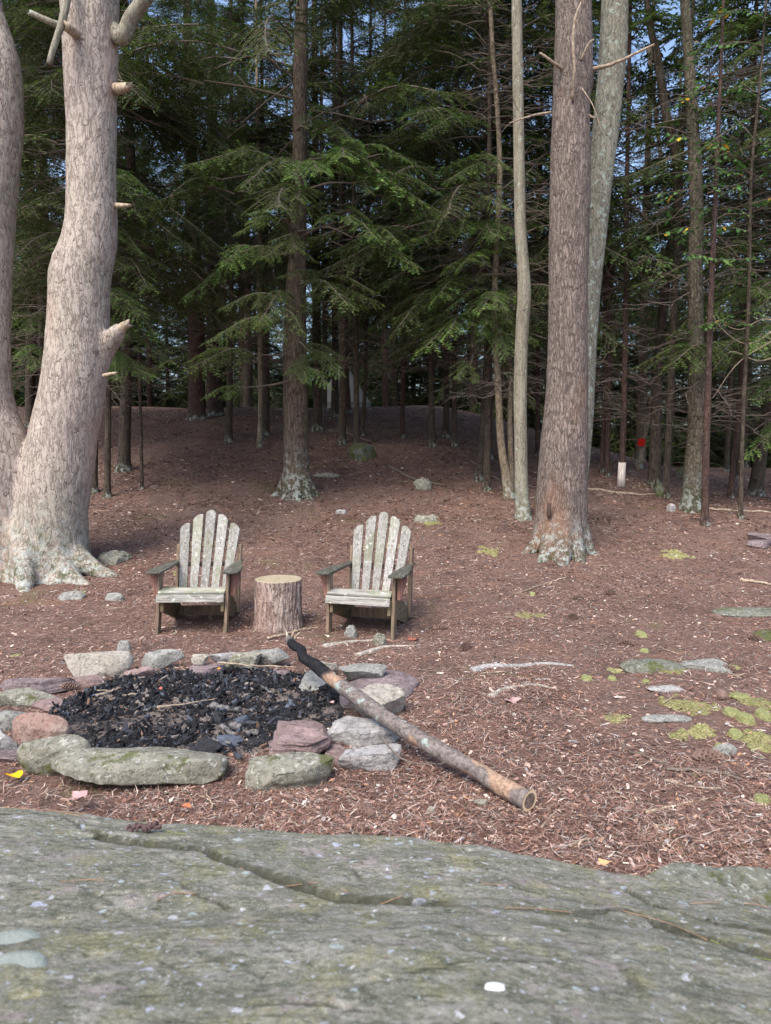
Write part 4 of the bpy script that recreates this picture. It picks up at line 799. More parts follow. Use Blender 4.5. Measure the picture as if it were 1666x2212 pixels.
def chair(px, py, yaw, shear, label, jit):
    c = on_g(px, py); r_ = root('adirondack_chair', (c[0], c[1], c[2]), yaw, label, 'chair', 'adirondack chairs by the fire ring'); J = random.Random(jit)
    B = lambda *a, **k: board(*a, r_, *k.pop('m'), **k) if False else None
    def bd(name, out, th, mat, m4, bev=.003): return board(name, out, th, mat, r_, m4, shear, bev)
    for s in (-1, 1):
        x = s * .29
        bd('front_leg', [(0, -.01), (.085, -.01), (.085, .53), (0, .53)], .027, M['frame_wood'], YZ(x))
        bd('side_rail', [(-.012, .315), (-.012, .20), (.10, .165), (.60, -.01), (.70, -.01), (.70, .06), (.45, .235), (.20, .325), (.05, .345)], .028, M['rail_wood'], YZ(s * .256))
        bd('back_upright', [(.565, .06), (.625, .06), (.655, .70), (.60, .70)], .03, M['frame_wood'], YZ(s * .285))
        # arm: outline in x (outward) / y
        ol = [(-.035, -.075), (.0, -.092), (.06, -.092), (.095, -.07), (.105, -.02), (.10, .10), (.08, .26), (.045, .42), (.025, .56), (.02, .66), (-.03, .66), (-.035, .45), (-.04, .2)]
        ol = [(s * a, b) for a, b in ol]
        if s < 0: ol = ol[::-1]
        bd('armrest', ol, .022, M['arm_wood'], frame((x, 0, .545), (1, 0, 0), (0, 1, 0), (0, 0, 1)), .005)
        br = [(s * .018, .53), (s * .098, .53), (s * .095, .49), (s * .062, .38), (s * .055, .33), (s * .018, .33)]
        bd('arm_bracket', br if s < 0 else br[::-1], .034, M['frame_red'], frame((x, .05, 0), (1, 0, 0), (0, 0, 1), (0, -1, 0)))
    # seat
    def slat(y0, z0, y1, z1, xa, xb, mat, th=.022, name='seat_slat'):
        d = Vector((0, y1 - y0, z1 - z0)); L = d.length; up = Vector((1, 0, 0)).cross(d.normalized())
        bd(name, [(xa, 0), (xb, 0), (xb, L), (xa, L)], th, mat, frame((0, y0, z0), (1, 0, 0), d, up), .004)
    slat(-.038, .285, -.030, .352, -.302, .268, M['slat_x'])
    slat(-.022, .362, .045, .385, -.296, .268, M['slat_x'])
    prof = [(.053, .386), (.12, .378), (.19, .358), (.26, .333), (.33, .305), (.40, .275)]
    for (a, b), (c_, d_) in zip(prof[:-1], prof[1:]): slat(a, b, c_ - .008, d_, -.268, .268, M['slat_x'])
    bd('rear_stretcher', [(-.24, .055), (.24, .055), (.24, .145), (-.24, .145)], .024, M['frame_wood'], XZ(.50))
    # back
    y0, z0, y1, z1 = .415, .215, .70, 1.015; d = Vector((0, y1 - y0, z1 - z0)); Lc = d.length; dn = d.normalized(); nr = Vector((1, 0, 0)).cross(dn)
    for k in range(5):
        q = k - 2; L = Lc - (.0, .045, .135)[abs(q)] * .95; xb = q * .093; xt = q * .117; wb, wt = .033, .0465
        ax = (Vector((xt - xb, 0, 0)) + dn * L).normalized(); sx_ = ax.cross(nr).normalized()
        if sx_.x < 0: sx_ = -sx_
        top = []
        for i in range(9):
            a = math.pi * i / 8; cx = math.cos(a) * wt; 
            if q == 0: top.append((cx, L - .045 + math.sin(a) * .045))
            else:
                u = (cx / wt) * (1 if q > 0 else -1)     # +1 on the outer side
                top.append((cx, L - .055 * max(0, (u + .55) / 1.55) ** 2.2 - (.006 if u < -.9 else 0)))
        out = [(-wb, 0), (wb, 0)] + top
        bd('back_slat', out, .02, M['slat'], frame((xb, y0, z0), sx_, ax, sx_.cross(ax)), .003)
        for hz in (.53,):
            p = Vector((xb, y0, z0)) + ax * (L * 0 + hz) - nr * 0; 
            V, Fs = tube(np.array([p - sx_.cross(ax) * -.008, p + sx_.cross(ax) * .0125]) + 0, [.005, .005], 8); V[:, 0] += shear * (np.minimum(V[:, 2], .4) + .25 * np.maximum(0, V[:, 2] - .4)); obj('screw', mesh_np('screw', V, Fs, M['screw']), r_)
    pb = Vector((0, y0, z0)) + dn * .50 ; off = nr * (-.026 if nr.y < 0 else .026) * -1
    if off.y < 0: off = -off
    bd('back_crossbar', [(-.275, 0), (.275, 0), (.275, .055), (-.275, .055)], .024, M['frame_wood'], frame(pb + off * 1.0, (1, 0, 0), dn, Vector((1, 0, 0)).cross(dn)))
    pb = Vector((0, y0, z0)) + dn * .30
    bd('arm_crossbar', [(-.30, .50), (.30, .50), (.30, .532), (-.30, .532)], .07, M['frame_wood'], XZ(.60))
    bd('lower_crossbar', [(-.24, .0), (.24, .0), (.24, .06), (-.24, .06)], .024, M['frame_wood'], frame(Vector((0, y0, z0)) + dn * .03 + off, (1, 0, 0), dn, Vector((1, 0, 0)).cross(dn)))
    return r_
chair(412, 1371, R(1.5), .085, 'weathered wooden adirondack chair on the left of the stump, leaning a little', 1)
chair(776, 1377, -R(16), .04, 'weathered wooden adirondack chair on the right of the stump, turned slightly left', 2)

# ------------------------------------------------------------------ trees
def remeshed(parts, vox, smooth_it, mat, name, lump=.01, lf=5, seed=1):
    V, Fs, _ = join(parts); me = mesh_np('tmp', V, Fs, None); o = bpy.data.objects.new('tmp', me); col.objects.link(o)
    m = o.modifiers.new('r', 'REMESH'); m.mode = 'VOXEL'; m.voxel_size = vox
    s = o.modifiers.new('s', 'SMOOTH'); s.iterations = smooth_it; s.factor = .5
    dg = bpy.context.evaluated_depsgraph_get(); me2 = bpy.data.meshes.new_from_object(o.evaluated_get(dg)); bpy.data.objects.remove(o); bpy.data.meshes.remove(me)
    n_ = len(me2.vertices); co = np.empty(n_ * 3, np.float32); me2.vertices.foreach_get('co', co); no = np.empty(n_ * 3, np.float32); me2.vertices.foreach_get('normal', no)
    co = co.reshape(-1, 3).astype(float); no = no.reshape(-1, 3)
    q = co * [1, 1, .35]
    co = co + no * (lump * fbm(q * lf, 3, seed) + lump * .45 * fbm(q * 26, 3, seed + 3))[:, None]
    me2.vertices.foreach_set('co', co.astype(np.float32).ravel()); me2.update(); me2.name = name; me2.materials.clear(); me2.materials.append(mat)
    me2.polygons.foreach_set('use_smooth', np.ones(len(me2.polygons), bool)); return me2
def px_path(rows, Y, base):
    """rows (py, x_left, x_right) in the 1666 picture -> points, radii at distance Y"""
    P = []; r = []
    for py, a, b in rows:
        p = at_y((a + b) / 2, py, Y); P.append(p - base); r.append((b - a) / 2 / F * Y)
    return np.array(P), np.array(r)
def flare_roots(base, tips, rad, hgt=.45):
    out = []
    for px, py, r1 in tips:
        t = on_g(px, py); t[2] -= .02; v = t - base
        P = spline(np.array([[0, 0, hgt] + v * [.18, .18, 0], v * [.45, .45, .0] + [0, 0, hgt * .42], v * [.75, .75, 1] + [0, 0, .04], v * [1.05, 1.05, 1] - [0, 0, .03]]), 14)
        out.append(tube(P, np.linspace(rad, r1, 14), 12))
    return out
def limb(parent, pts, rad, mat, name='branch_stub', Y=None, base=None, ns=10, taper=.7):
    P = np.array([at_y(a, b, (c if c else Y)) for a, b, c in pts]) - base; n_ = len(P) * 5; P = spline(P, n_)
    P[1:-1] += rng.normal(0, rad * (.06 if rad < .03 else 0), (n_ - 2, 3)); V, Fs = tube(P, np.linspace(rad, rad * taper, n_), ns); V = V + rad * .10 * np.stack([fbm(V * 9 + k_, 3, 5) for k_ in (0, 9, 18)], -1)
    if 'stub' in name: tg = P[-1] - P[-2]; tg /= np.linalg.norm(tg); V[-ns-2:-2] += tg * rng.uniform(-.5, .9, (ns, 1)) * rad * .9
    return obj(name, mesh_np(name, V, Fs, mat), parent)

# left double pine
def left_pine():
    Y = 8.35; base = at_y(60, 1235, Y); base[2] = gz(base[0], Y); r_ = root('double_pine', base, 0, 'huge pale double-stemmed pine at the left edge', 'tree')
    rows = [(-420, 128, 250), (-200, 130, 254), (0, 133, 256), (120, 138, 254), (200, 141, 251), (300, 144, 251), (400, 144, 251), (450, 143, 253), (500, 139, 254), (550, 126, 250), (600, 107, 240), (700, 103, 236), (800, 92, 232), (870, 80, 224), (930, 66, 212), (1000, 50, 205), (1100, 30, 192), (1180, 15, 195), (1260, -5, 205)]
    P, rr = px_path(rows, Y, base); rr = rr * .93; A = tube(spline(P, 90), spline(np.c_[rr, rr, rr], 90)[:, 0], 40)
    rows = [(-420, -190, -80), (-200, -150, -40), (-60, -110, -10), (20, -100, 3), (80, -85, 22), (150, -74, 42), (250, -72, 47), (350, -78, 40), (500, -88, 28), (700, -92, 21), (820, -95, 24), (900, -92, 40), (980, -85, 70), (1060, -85, 80), (1150, -90, 85), (1260, -105, 90)]
    P, rr = px_path(rows, Y, base); rr = rr * .93; B = tube(spline(P, 90), spline(np.c_[rr, rr, rr], 90)[:, 0], 40)
    stub = tube(spline(np.array([at_y(205, 790, Y), at_y(225, 755, Y), at_y(250, 722, Y - .1), at_y(264, 708, Y - .12)]) - base, 16), np.linspace(.16, .07, 16), 16)
    bulge = tube(spline(np.array([at_y(150, 640, Y), at_y(125, 590, Y), at_y(150, 540, Y)]) - base, 10), [.1] * 10, 12)
    me = remeshed([A, B, stub] + flare_roots(base, [(275, 1246, .02), (52, 1282, .03), (190, 1262, .06), (120, 1262, .08), (0, 1250, .08), (-60, 1245, .08)], .22, .55), .022, 14, M['bark_pine_left_l'], 'trunk', .016, 4, 3)
    obj('trunk', me, r_)
    L = lambda pts, r, mat, nm, tp=.7: limb(r_, pts, r, mat, nm, None, base, 12, tp)
    L([(240, 60, Y), (262, 82, Y - .1), (283, 40, Y - .15), (315, -5, Y - .2), (350, -60, Y - .3)], .09, M['bark_slim'], 'limb', .75)
    L([(248, 192, Y), (266, 190, Y - .15), (280, 186, Y - .2)], .065, M['pale'], 'branch_stub', .6)
    L([(248, 444, Y), (266, 444, Y - .1), (280, 443, Y - .12)], .035, M['pale'], 'branch_stub', .4)
    L([(252, 722, Y - .1), (264, 708, Y - .14), (276, 700, Y - .15)], .060, M['pale'], 'broken_stub', .75)
    L([(225, 812, Y - .3), (240, 808, Y - .35), (252, 806, Y - .35)], .025, M['pale'], 'branch_stub', .4)
    L([(170, 80, Y - .2), (150, 62, Y - .45), (140, 55, Y - .5)], .055, M['pale'], 'branch_stub', .75)
    L([(150, 62, Y - .4), (110, 48, Y - .5), (66, 28, Y - .55)], .040, M['bark_slim'], 'branch_stub', .7)
    L([(152, -40, Y - .4), (136, 40, Y - .5), (120, 90, Y - .5), (106, 138, Y - .5)], .045, M['bark_slim'], 'hanging_branch', .6)
left_pine()
def right_pine():
    Y = 9.35; base = at_y(1215, 1190, Y); base[2] = gz(base[0], Y); r_ = root('tall_pine', base, 0, 'tall straight brown pine trunk on the right with dead branch stubs', 'tree')
    rows = [(-400, 1206, 1272), (-150, 1204, 1273), (0, 1203, 1275), (150, 1199, 1279), (180, 1198, 1280), (230, 1196, 1272), (400, 1190, 1274), (600, 1187, 1268), (800, 1183, 1269), (900, 1175, 1269), (1000, 1165, 1269), (1100, 1157, 1269), (1150, 1152, 1268), (1230, 1146, 1272)]
    P, rr = px_path(rows, Y, base); A = tube(spline(P, 80), spline(np.c_[rr, rr, rr], 80)[:, 0], 36)
    obj('trunk', remeshed([A] + flare_roots(base, [(1124, 1196, .03), (1165, 1215, .05), (1215, 1222, .06), (1262, 1217, .05), (1298, 1199, .03)], .19, .5), .02, 12, M['bark_pine_right'], 'trunk', .010, 6, 9), r_)
    L = lambda pts, r, mat, nm, tp=.6: limb(r_, pts, r, mat, nm, None, base, 8, tp)
    L([(1215, 150, Y - .15), (1195, 135, Y - .3), (1168, 115, Y - .35)], .022, M['dead'], 'branch_stub')
    L([(1278, 150, Y - .1), (1320, 140, Y - .3), (1360, 122, Y - .35), (1414, 96, Y - .4)], .026, M['dead'], 'dead_branch', .5)
    L([(1238, 215, Y - .25), (1241, 150, Y - .38), (1238, 90, Y - .4), (1243, 40, Y - .42), (1256, 5, Y - .42)], .022, M['dead'], 'dead_branch', .5)
    L([(1190, 243, Y - .1), (1150, 250, Y - .2), (1100, 266, Y - .2)], .018, M['dead'], 'dead_branch', .4)
    L([(1268, 248, Y - .1), (1285, 255, Y - .15)], .018, M['dead'], 'branch_stub')
    L([(1255, 130, Y - .25), (1272, 95, Y - .32), (1283, 85, Y - .33)], .014, M['dead'], 'branch_stub')
    L([(1257, 190, Y - .25), (1282, 230, Y - .35), (1300, 285, Y - .4)], .008, M['dead'], 'dead_branch', .4)
    n = N('dark_wound'); n.col(n.mix(n.noise(50, None, 5, .7), (.02, .013, .012), (.12, .08, .06))); n.bump(n.noise(60), .01)
    c = at_y(1186, 1105, Y - .335) - base; V, Fc = ICO[3]; V = V * [.028, .035, .10]; V = V * (1 + .35 * fbm(V * 20, 3, 4))[:, None] + c; obj('bark_wound', mesh_np('bark_wound', V, Fc, n.m), r_)
right_pine()
HEM = {}
def big_hemlock():
    Y = 12.1; base = at_y(641, 1072, Y); base[2] = gz(base[0], Y); r_ = root('hemlock', base, 0, 'large hemlock with mossy foot standing in the middle behind the chairs', 'tree', 'hemlocks of the wood')
    rows = [(-500, 646, 664), (-200, 643, 665), (0, 640, 665), (150, 634, 664), (300, 632, 663), (500, 627, 662), (600, 619, 662), (700, 614, 662), (800, 612, 662), (900, 612, 665), (1000, 612, 668), (1040, 610, 670), (1100, 606, 674)]
    P, rr = px_path(rows, Y, base); A = tube(spline(P, 80), spline(np.c_[rr, rr, rr], 80)[:, 0], 28)
    obj('trunk', remeshed([A] + flare_roots(base, [(584, 1072, .03), (612, 1080, .05), (645, 1084, .05), (675, 1080, .05), (695, 1072, .03)], .15, .45), .022, 10, M['bark_hemlock'], 'trunk', .012, 6, 19), r_)
    HEM['root'] = r_; HEM['base'] = base; HEM['Y'] = Y
big_hemlock()

# --- foliage
G0 = np.array([.038, .076, .021])
def bough(L, seed, dens=1.0, leafL=.078, leafW=.020, droop=.26, wid=.42):
    """flat hemlock spray along +X: leaf quads (V,F,C) and woody twigs (V,F)"""
    r_ = np.random.default_rng(seed); ax = lambda t: np.stack([t * L, .06 * L * np.sin(3 * t + seed), -droop * L * t ** 2 + .05 * L * np.sin(5 * t)], -1)
    wood = []; lv = []; ns = int(14 * L * dens) + 5; T = np.linspace(.10, 1, ns)
    pts = ax(np.linspace(0, 1, 9)); wood.append(tube(pts, np.linspace(.011 * L ** .5, .002, 9), 4, False))
    org = []; dirs = []; lens = []
    for i, t in enumerate(T):
        o_ = ax(np.array([t]))[0]; d0 = ax(np.array([min(1.0001, t + .02)]))[0] - ax(np.array([t - .02]))[0]; d0 /= np.linalg.norm(d0)
        for s in (-1, 1):
            if r_.random() < .12: continue
            a = R(52 + r_.normal(0, 9)) * s; ln = wid * L * (1 - .82 * t) * r_.uniform(.55, 1.15) * (.45 + .55 * min(1, t * 3)) + .06
            d = np.array([d0[0] * math.cos(a) - d0[1] * math.sin(a), d0[0] * math.sin(a) + d0[1] * math.cos(a), d0[2] * .6 + r_.normal(-.12, .12)])
            org.append(o_); dirs.append(d / np.linalg.norm(d)); lens.append(ln)
    org.append(ax(np.array([.9]))[0]); dirs.append(np.array([1, 0, -.5]) / 1.118); lens.append(.12 * L)
    for o_, d, ln in zip(org, dirs, lens):
        m = max(3, int(ln / .029 * dens)); tt = np.linspace(.06, 1, m); pp = o_ + d * (ln * tt)[:, None]; pp[:, 2] -= .28 * ln * tt ** 2
        if ln > .15: wood.append(tube(np.vstack([o_, pp[m // 2], pp[-1]]), [.0035, .002, .001], 3, False))
        lat = np.cross(d, [0, 0, 1.]); lat /= np.linalg.norm(lat) + 1e-9
        for s in (-1, 1):
            jit = r_.normal(0, .35, m); fw = .75 + .3 * r_.random(m); dd = d[None] * fw[:, None] + lat[None] * s * (.8 + .2 * r_.random(m))[:, None]; dd[:, 2] += jit * .6 - .1
            dd /= np.linalg.norm(dd, axis=1)[:, None]; ll = leafL * r_.uniform(.5, 1.25, m) * (1 - .35 * tt)
            sd_ = np.cross(dd, [0, 0, 1.]); sd_ += r_.normal(0, .35, (m, 3)); sd_ /= np.linalg.norm(sd_, axis=1)[:, None] + 1e-9
            w_ = leafW * r_.uniform(.7, 1.2, m)
            a0 = pp; a1 = pp + dd * (ll * .45)[:, None] + sd_ * w_[:, None] * .5; a2 = pp + dd * ll[:, None]; a3 = pp + dd * (ll * .45)[:, None] - sd_ * w_[:, None] * .5
            br = (r_.uniform(.6, 1.35, m) * (1 + .45 * (tt > .75)))[:, None]; hue = r_.uniform(0, 1, (m, 1)); c = (G0 * (1 - hue) + np.array([.072, .108, .022]) * hue) * br
            lv.append((np.stack([a0, a1, a2, a3], 1).reshape(-1, 3), np.repeat(c, 4, 0)))
    V = np.concatenate([a for a, b in lv]); C = np.concatenate([b for a, b in lv]); Fq = np.arange(len(V)).reshape(-1, 4)
    Wv, Wf, _ = join(wood); return V, Fq, C, Wv, Wf
BO = [bough(rl, 50 + k, .95) for k, rl in enumerate([1.2, 1.5, 1.8, 2.1, 1.6, 1.0])]
def rotz(V, a): c, s = math.cos(a), math.sin(a); return np.stack([V[:, 0] * c - V[:, 1] * s, V[:, 0] * s + V[:, 1] * c, V[:, 2]], -1)
def rotx(V, a): c, s = math.cos(a), math.sin(a); return np.stack([V[:, 0], V[:, 1] * c - V[:, 2] * s, V[:, 1] * s + V[:, 2] * c], -1)
def roty(V, a): c, s = math.cos(a), math.sin(a); return np.stack([V[:, 0] * c + V[:, 2] * s, V[:, 1], -V[:, 0] * s + V[:, 2] * c], -1)
def crown_mesh(seed, z0=2.6, z1=15., per_m=5.5, rmax=2.3, lod=1.0):
    r_ = np.random.default_rng(seed); L = []; W = []; z = z0
    while z < z1:
        f = (z - z0) / (z1 - z0); reach = rmax * (1 - f ** 1.6) * (.55 + .45 * min(1, f * 5 + .3)) + .3
        if vn(np.array([[z * .8, seed, 0]]), 4)[0] > -.62:
            k = r_.integers(len(BO)); V, Fq, C, Wv, Wf = BO[k]; a = r_.uniform(0, 2*np.pi); b = r_.uniform(-.05, .30) - f * .25; rl = [1.2, 1.5, 1.8, 2.1, 1.6, 1.0][k]
            st = max(0, reach * r_.uniform(.65, 1.1) - rl * .9) * .8; sc = min(1.35, reach / rl) * r_.uniform(.85, 1.1)
            lo = r_.uniform(-.3, .3)
            if lod < 1: keep = r_.random(len(Fq)) < lod; idx = Fq[keep].ravel(); V, C = V[idx].copy(), C[idx]; V = V.reshape(-1, 4, 3); ctr = V.mean(1, keepdims=True); V = ((V - ctr) * (1 + (1 - lod) * 1.2) + ctr).reshape(-1, 3)
            fn = lambda q: rotz(roty(rotx(q * sc, lo), b) + [st, 0, 0], a) + [0, 0, z]
            L.append((fn(V), [np.arange(len(V)).reshape(-1, 4)], C))
            W.append((fn(Wv), Wf)); 
            if st > .1: W.append(tube(fn(np.array([[-st / sc, 0, .02], [-st / sc * .5, 0, .04], [0, 0, 0]])), [.02, .016, .011], 4, False))
        z += 1 / per_m * r_.uniform(.4, 1.6)
    V, Fs, C = join(L); Wv, Wf, _ = join([(a, b) for a, b in W])
    return mesh_np('crown', V, Fs, M['needles'], C, False), mesh_np('branches', Wv, Wf, M['twig'])
CR = [crown_mesh(11, 3.2, 14, 7.0, 2.4), crown_mesh(12, 3.8, 13, 6.8, 2.2), crown_mesh(13, 3.0, 14, 7.0, 2.5)]
CRL = [crown_mesh(21, 3.4, 14, 6.0, 2.8, .4), crown_mesh(22, .2, 15, 11.0, 3.3, .38), crown_mesh(24, .1, 7, 13.0, 2.6, .38)]
CRH = [crown_mesh(31, 4.2, 15, 6.5, 2.4, .6)]
def dead_mesh(seed, z0, z1, nb, Lm):
    r_ = np.random.default_rng(seed); parts = []
    for k in range(nb):
        z = r_.uniform(z0, z1); a = r_.uniform(0, 2*np.pi); L = Lm * r_.uniform(.35, 1.2); up = r_.uniform(-.45, .45); d = np.array([math.cos(a), math.sin(a), up])
        t = np.linspace(0, 1, 7)[:, None]; P = d * L * t + [0, 0, z] + np.array([0, 0, -.3 * L * r_.random()]) * t ** 2 + np.cumsum(r_.normal(0, .035 * L, (7, 3)), 0)
        parts.append(tube(P, np.linspace(.009, .002, 7), 4, False))
        for q in range(r_.integers(2, 6)):
            i = r_.integers(1, 6); a2 = a + r_.choice([-1, 1]) * r_.uniform(.5, 1.1); l2 = L * r_.uniform(.2, .5); d2 = np.array([math.cos(a2), math.sin(a2), r_.normal(-.05, .3)])
            Q = P[i] + d2 * l2 * np.linspace(0, 1, 4)[:, None] + np.cumsum(r_.normal(0, .015, (4, 3)), 0); parts.append(tube(Q, np.linspace(.006, .002, 4), 3, False))
    V, Fs, _ = join(parts); return mesh_np('dead_branches', V, Fs, M['dead_dark'])
DEAD = [dead_mesh(1, 1.6, 8, 95, 1.4), dead_mesh(2, 1.0, 7, 90, 1.3), dead_mesh(3, 2, 8, 50, 1.6)]
def trunk_mesh(P, rr, mat, ns=14, flare=True, lump=.06):
    n_ = max(24, len(P) * 6); Q = spline(P, n_); r = np.interp(np.linspace(0, 1, n_), np.linspace(0, 1, len(rr)), rr)
    if flare: h = Q[:, 2] - Q[-1, 2] if Q[0, 2] > Q[-1, 2] else Q[:, 2] - Q[0, 2]; r = r * (1 + .7 * np.exp(-np.abs(h) / .13))
    V, Fs = tube(Q, r, ns); Cn = np.repeat(Q, ns, 0); Cn = np.vstack([Cn, Q[0], Q[-1]]); d = V - Cn; V = Cn + d * (1 + lump * fbm(V * [6, 6, 2.5], 3, int(rr[0] * 1e4) % 97))[:, None]
    return mesh_np('trunk', V, Fs, mat)
def tree(px, py, w, ups, mat, label, name='conifer', crown=None, dead=None, H=15, group='trunks of the wood', cat='tree', sc=1., ns=14, Y=None, _flare=True):
    """base pixel, width in px, ups: [(px,py,w)] higher points, bottom to top"""
    b = on_g(px, py) if Y is None else np.array([at_y(px, py, Y)[0], Y, 0]); b[2] = gz(b[0], b[1]); Yd = b[1]
    rows = [(px, w)] ; P = [np.array([0, 0, -.1]), np.array([0, 0, .05])]; rr = [w / 2 / F * Yd] * 2
    for (x, y, ww) in ups: P.append(at_y(x, y, Yd) - b); rr.append(ww / 2 / F * Yd)
    d = P[-1] - P[-2] if len(ups) > 1 else P[-1] - P[0]
    if P[-1][2] < H: e = P[-1] + d / max(d[2], .1) * (H - P[-1][2]) * .9; e = np.array([e[0] * .6 + P[-1][0] * .4, e[1], H]); P.append(e); rr.append(rr[-1] * .35)
    r_ = root(name, b, 0, label, cat, group); obj('trunk', trunk_mesh(np.array(P), np.array(rr), mat, ns, _flare), r_)
    if crown is not None:
        top = P[-2] if len(P) > 3 else P[-1]
        for me, nm in zip(crown, ('crown', 'branches')):
            o = obj(nm, me, r_); o.rotation_euler = (0, 0, rnd.uniform(0, 6.28)) if nm == 'crown' else o.rotation_euler; o.scale = (sc,) * 3; o['kind'] = 'stuff'
            if nm == 'crown': rot = o.rotation_euler[2]
            o.rotation_euler = (0, 0, rot); o.location = (float(top[0]) * .5, 0, 0)
    if dead is None and crown is not None: dead = DEAD[len(bpy.data.objects) % 3]
    if dead is not None: o = obj('dead_branches', dead, r_); o.rotation_euler = (0, 0, rnd.uniform(0, 6.28)); o['kind'] = 'stuff'
    return r_
T = tree
HG = 'hemlocks of the wood'
T(268, 1018, 28, [(271, 900, 24), (278, 600, 22), (284, 400, 20), (268, 0, 14)], M['bark_dark'], 'dark brown trunk right of the left pine, rising from the slope', 'hemlock', CR[0], DEAD[0], group=HG)
T(307, 1058, 8, [(305, 950, 7), (301, 800, 6), (299, 700, 5)], M['bark_dark'], 'very thin bare pole between the left pine and the left chair', 'sapling', H=5)
T(203, 1065, 16, [(205, 900, 14), (208, 600, 14)], M['bark_dark'], 'mossy trunk half hidden behind the left pine', 'hemlock', CR[1], group=HG)
T(64, 925, 18, [(64, 700, 16), (66, 400, 14)], M['bark_dark'], 'thin trunk seen in the fork of the left pine', 'hemlock', CR[2], DEAD[0], group=HG)
T(425, 905, 36, [(425, 700, 34), (415, 400, 26)], M['bark_red'], 'thick dark red trunk on the hill crest, left of a pair', 'hemlock', CR[2], group=HG)
T(464, 897, 34, [(462, 700, 32), (460, 400, 26)], M['bark_red'], 'thick dark red trunk on the hill crest, right of a pair', 'hemlock', CR[0], group=HG)
T(494, 957, 17, [(496, 850, 14), (497, 755, 13), (500, 500, 10)], M['bark_dark'], 'slim dark trunk left of the two pale thin ones', 'hemlock', CR[1], DEAD[2], group=HG)
T(561, 966, 11, [(563, 850, 11), (560, 600, 10), (558, 400, 8)], M['bark_birch'], 'left one of two thin pale trunks beside the big hemlock', 'young_tree', None, DEAD[0])
T(574, 942, 15, [(576, 850, 14), (574, 600, 12), (570, 400, 9)], M['bark_dark'], 'right one of two thin pale trunks beside the big hemlock', 'hemlock', CR[1], DEAD[0], group=HG)
T(685, 930, 22, [(686, 850, 18), (684, 600, 16)], M['bark_dark'], 'dark trunk directly right of the big hemlock', 'hemlock', CR[2], group=HG)
T(771, 970, 14, [(770, 850, 12), (768, 650, 12), (764, 400, 9)], M['bark_dark'], 'straight trunk just behind the mossy boulder', 'hemlock', CR[0], DEAD[0], group=HG)
T(783, 942, 9, [(788, 850, 8), (792, 700, 8)], M['bark_dark'], 'thin slanting trunk right behind the mossy boulder', 'young_tree', None, DEAD[0])
T(870, 945, 10, [(870, 850, 9), (872, 600, 8)], M['bark_red'], 'slim trunk uphill of the pale green boulder', 'hemlock', CR[1], DEAD[0], group=HG)
T(934, 966, 14, [(932, 850, 12), (932, 760, 11), (935, 500, 9)], M['bark_dark'], 'straight dark trunk up the slope, left of a close pair', 'hemlock', CR[0], DEAD[0], group=HG)
T(963, 947, 15, [(965, 850, 13), (966, 600, 12)], M['bark_dark'], 'trunk in the middle of three up the slope', 'hemlock', CR[2], group=HG)
T(981, 964, 13, [(982, 850, 12), (984, 600, 10)], M['bark_dark'], 'trunk right of a close pair up the slope', 'hemlock', CR[1], DEAD[0], group=HG)
T(1035, 1038, 17, [(1042, 950, 15), (1048, 850, 14), (1054, 700, 13), (1055, 400, 10)], M['bark_dark'], 'brown trunk leaning right, in front of a redder one', 'hemlock', CR[0], DEAD[0], group=HG, H=13)
T(1055, 992, 18, [(1056, 850, 17), (1056, 600, 14)], M['bark_red'], 'reddish trunk behind the leaning brown one', 'hemlock', CR[2], group=HG)
T(1100, 1077, 24, [(1092, 1020, 18), (1082, 950, 16), (1077, 850, 15), (1070, 700, 14), (1070, 600, 13), (1076, 480, 12), (1080, 350, 11), (1072, 200, 10), (1062, 60, 9)], M['bark_birch'], 'slender peeling birch trunk curving up left of the grey trunk', 'birch', None, DEAD[0], H=11)
T(1106, 1072, 14, [(1104, 1000, 12), (1102, 900, 11), (1104, 820, 10)], M['bark_birch'], 'short broken birch stem between the birch and the grey trunk', 'birch', H=2)
T(1130, 1122, 30, [(1127, 1050, 29), (1125, 950, 28), (1124, 850, 28), (1128, 720, 28), (1133, 640, 29), (1130, 570, 26), (1124, 480, 24), (1121, 300, 23), (1118, 100, 22), (1116, -80, 20)], M['bark_slim'], 'smooth pale grey trunk patched with lichen left of the tall pine', 'maple', None, None, H=12, ns=20)
T(1240, 1150, 44, [(1256, 950, 44), (1264, 800, 44), (1272, 650, 46), (1286, 500, 48), (1298, 380, 50), (1312, 250, 54), (1324, 120, 56), (1329, 0, 54), (1334, -150, 52)], M['bark_grey'], 'thick lichened trunk leaning out behind the tall pine', 'oak', None, None, H=12, ns=26, Y=10.4)
T(1300, 1020, 11, [(1305, 900, 10), (1308, 700, 10), (1310, 400, 8)], M['bark_red'], 'left one of two thin reddish trunks right of the tall pine', 'spruce', None, DEAD[1])
T(1312, 1028, 10, [(1314, 900, 10), (1318, 700, 9), (1320, 400, 8)], M['bark_red'], 'right one of two thin reddish trunks right of the tall pine', 'spruce', CRH[0], DEAD[1])
wt = T(1342, 1052, 14, [(1346, 950, 13), (1350, 800, 12), (1353, 600, 11), (1356, 330, 9)], M['bark_red'], 'straight thin trunk with a bare white foot', 'spruce', None, DEAD[1], _flare=False)
T(1380, 1012, 15, [(1388, 960, 13), (1400, 900, 12), (1412, 840, 10)], M['bark_birch'], 'pale thin trunk leaning right that carries the red square', 'birch', H=4)
T(1414, 1052, 27, [(1416, 950, 24), (1420, 850, 22), (1430, 700, 20), (1445, 560, 18), (1462, 430, 15)], M['bark_dark'], 'mossy dark trunk leaning right beside the red square', 'spruce', None, DEAD[1], H=10)
T(1438, 1010, 10, [(1446, 930, 9), (1452, 850, 8)], M['bark_birch'], 'thin pale slanting stem right of the mossy dark trunk', 'young_tree', None, None, H=5)
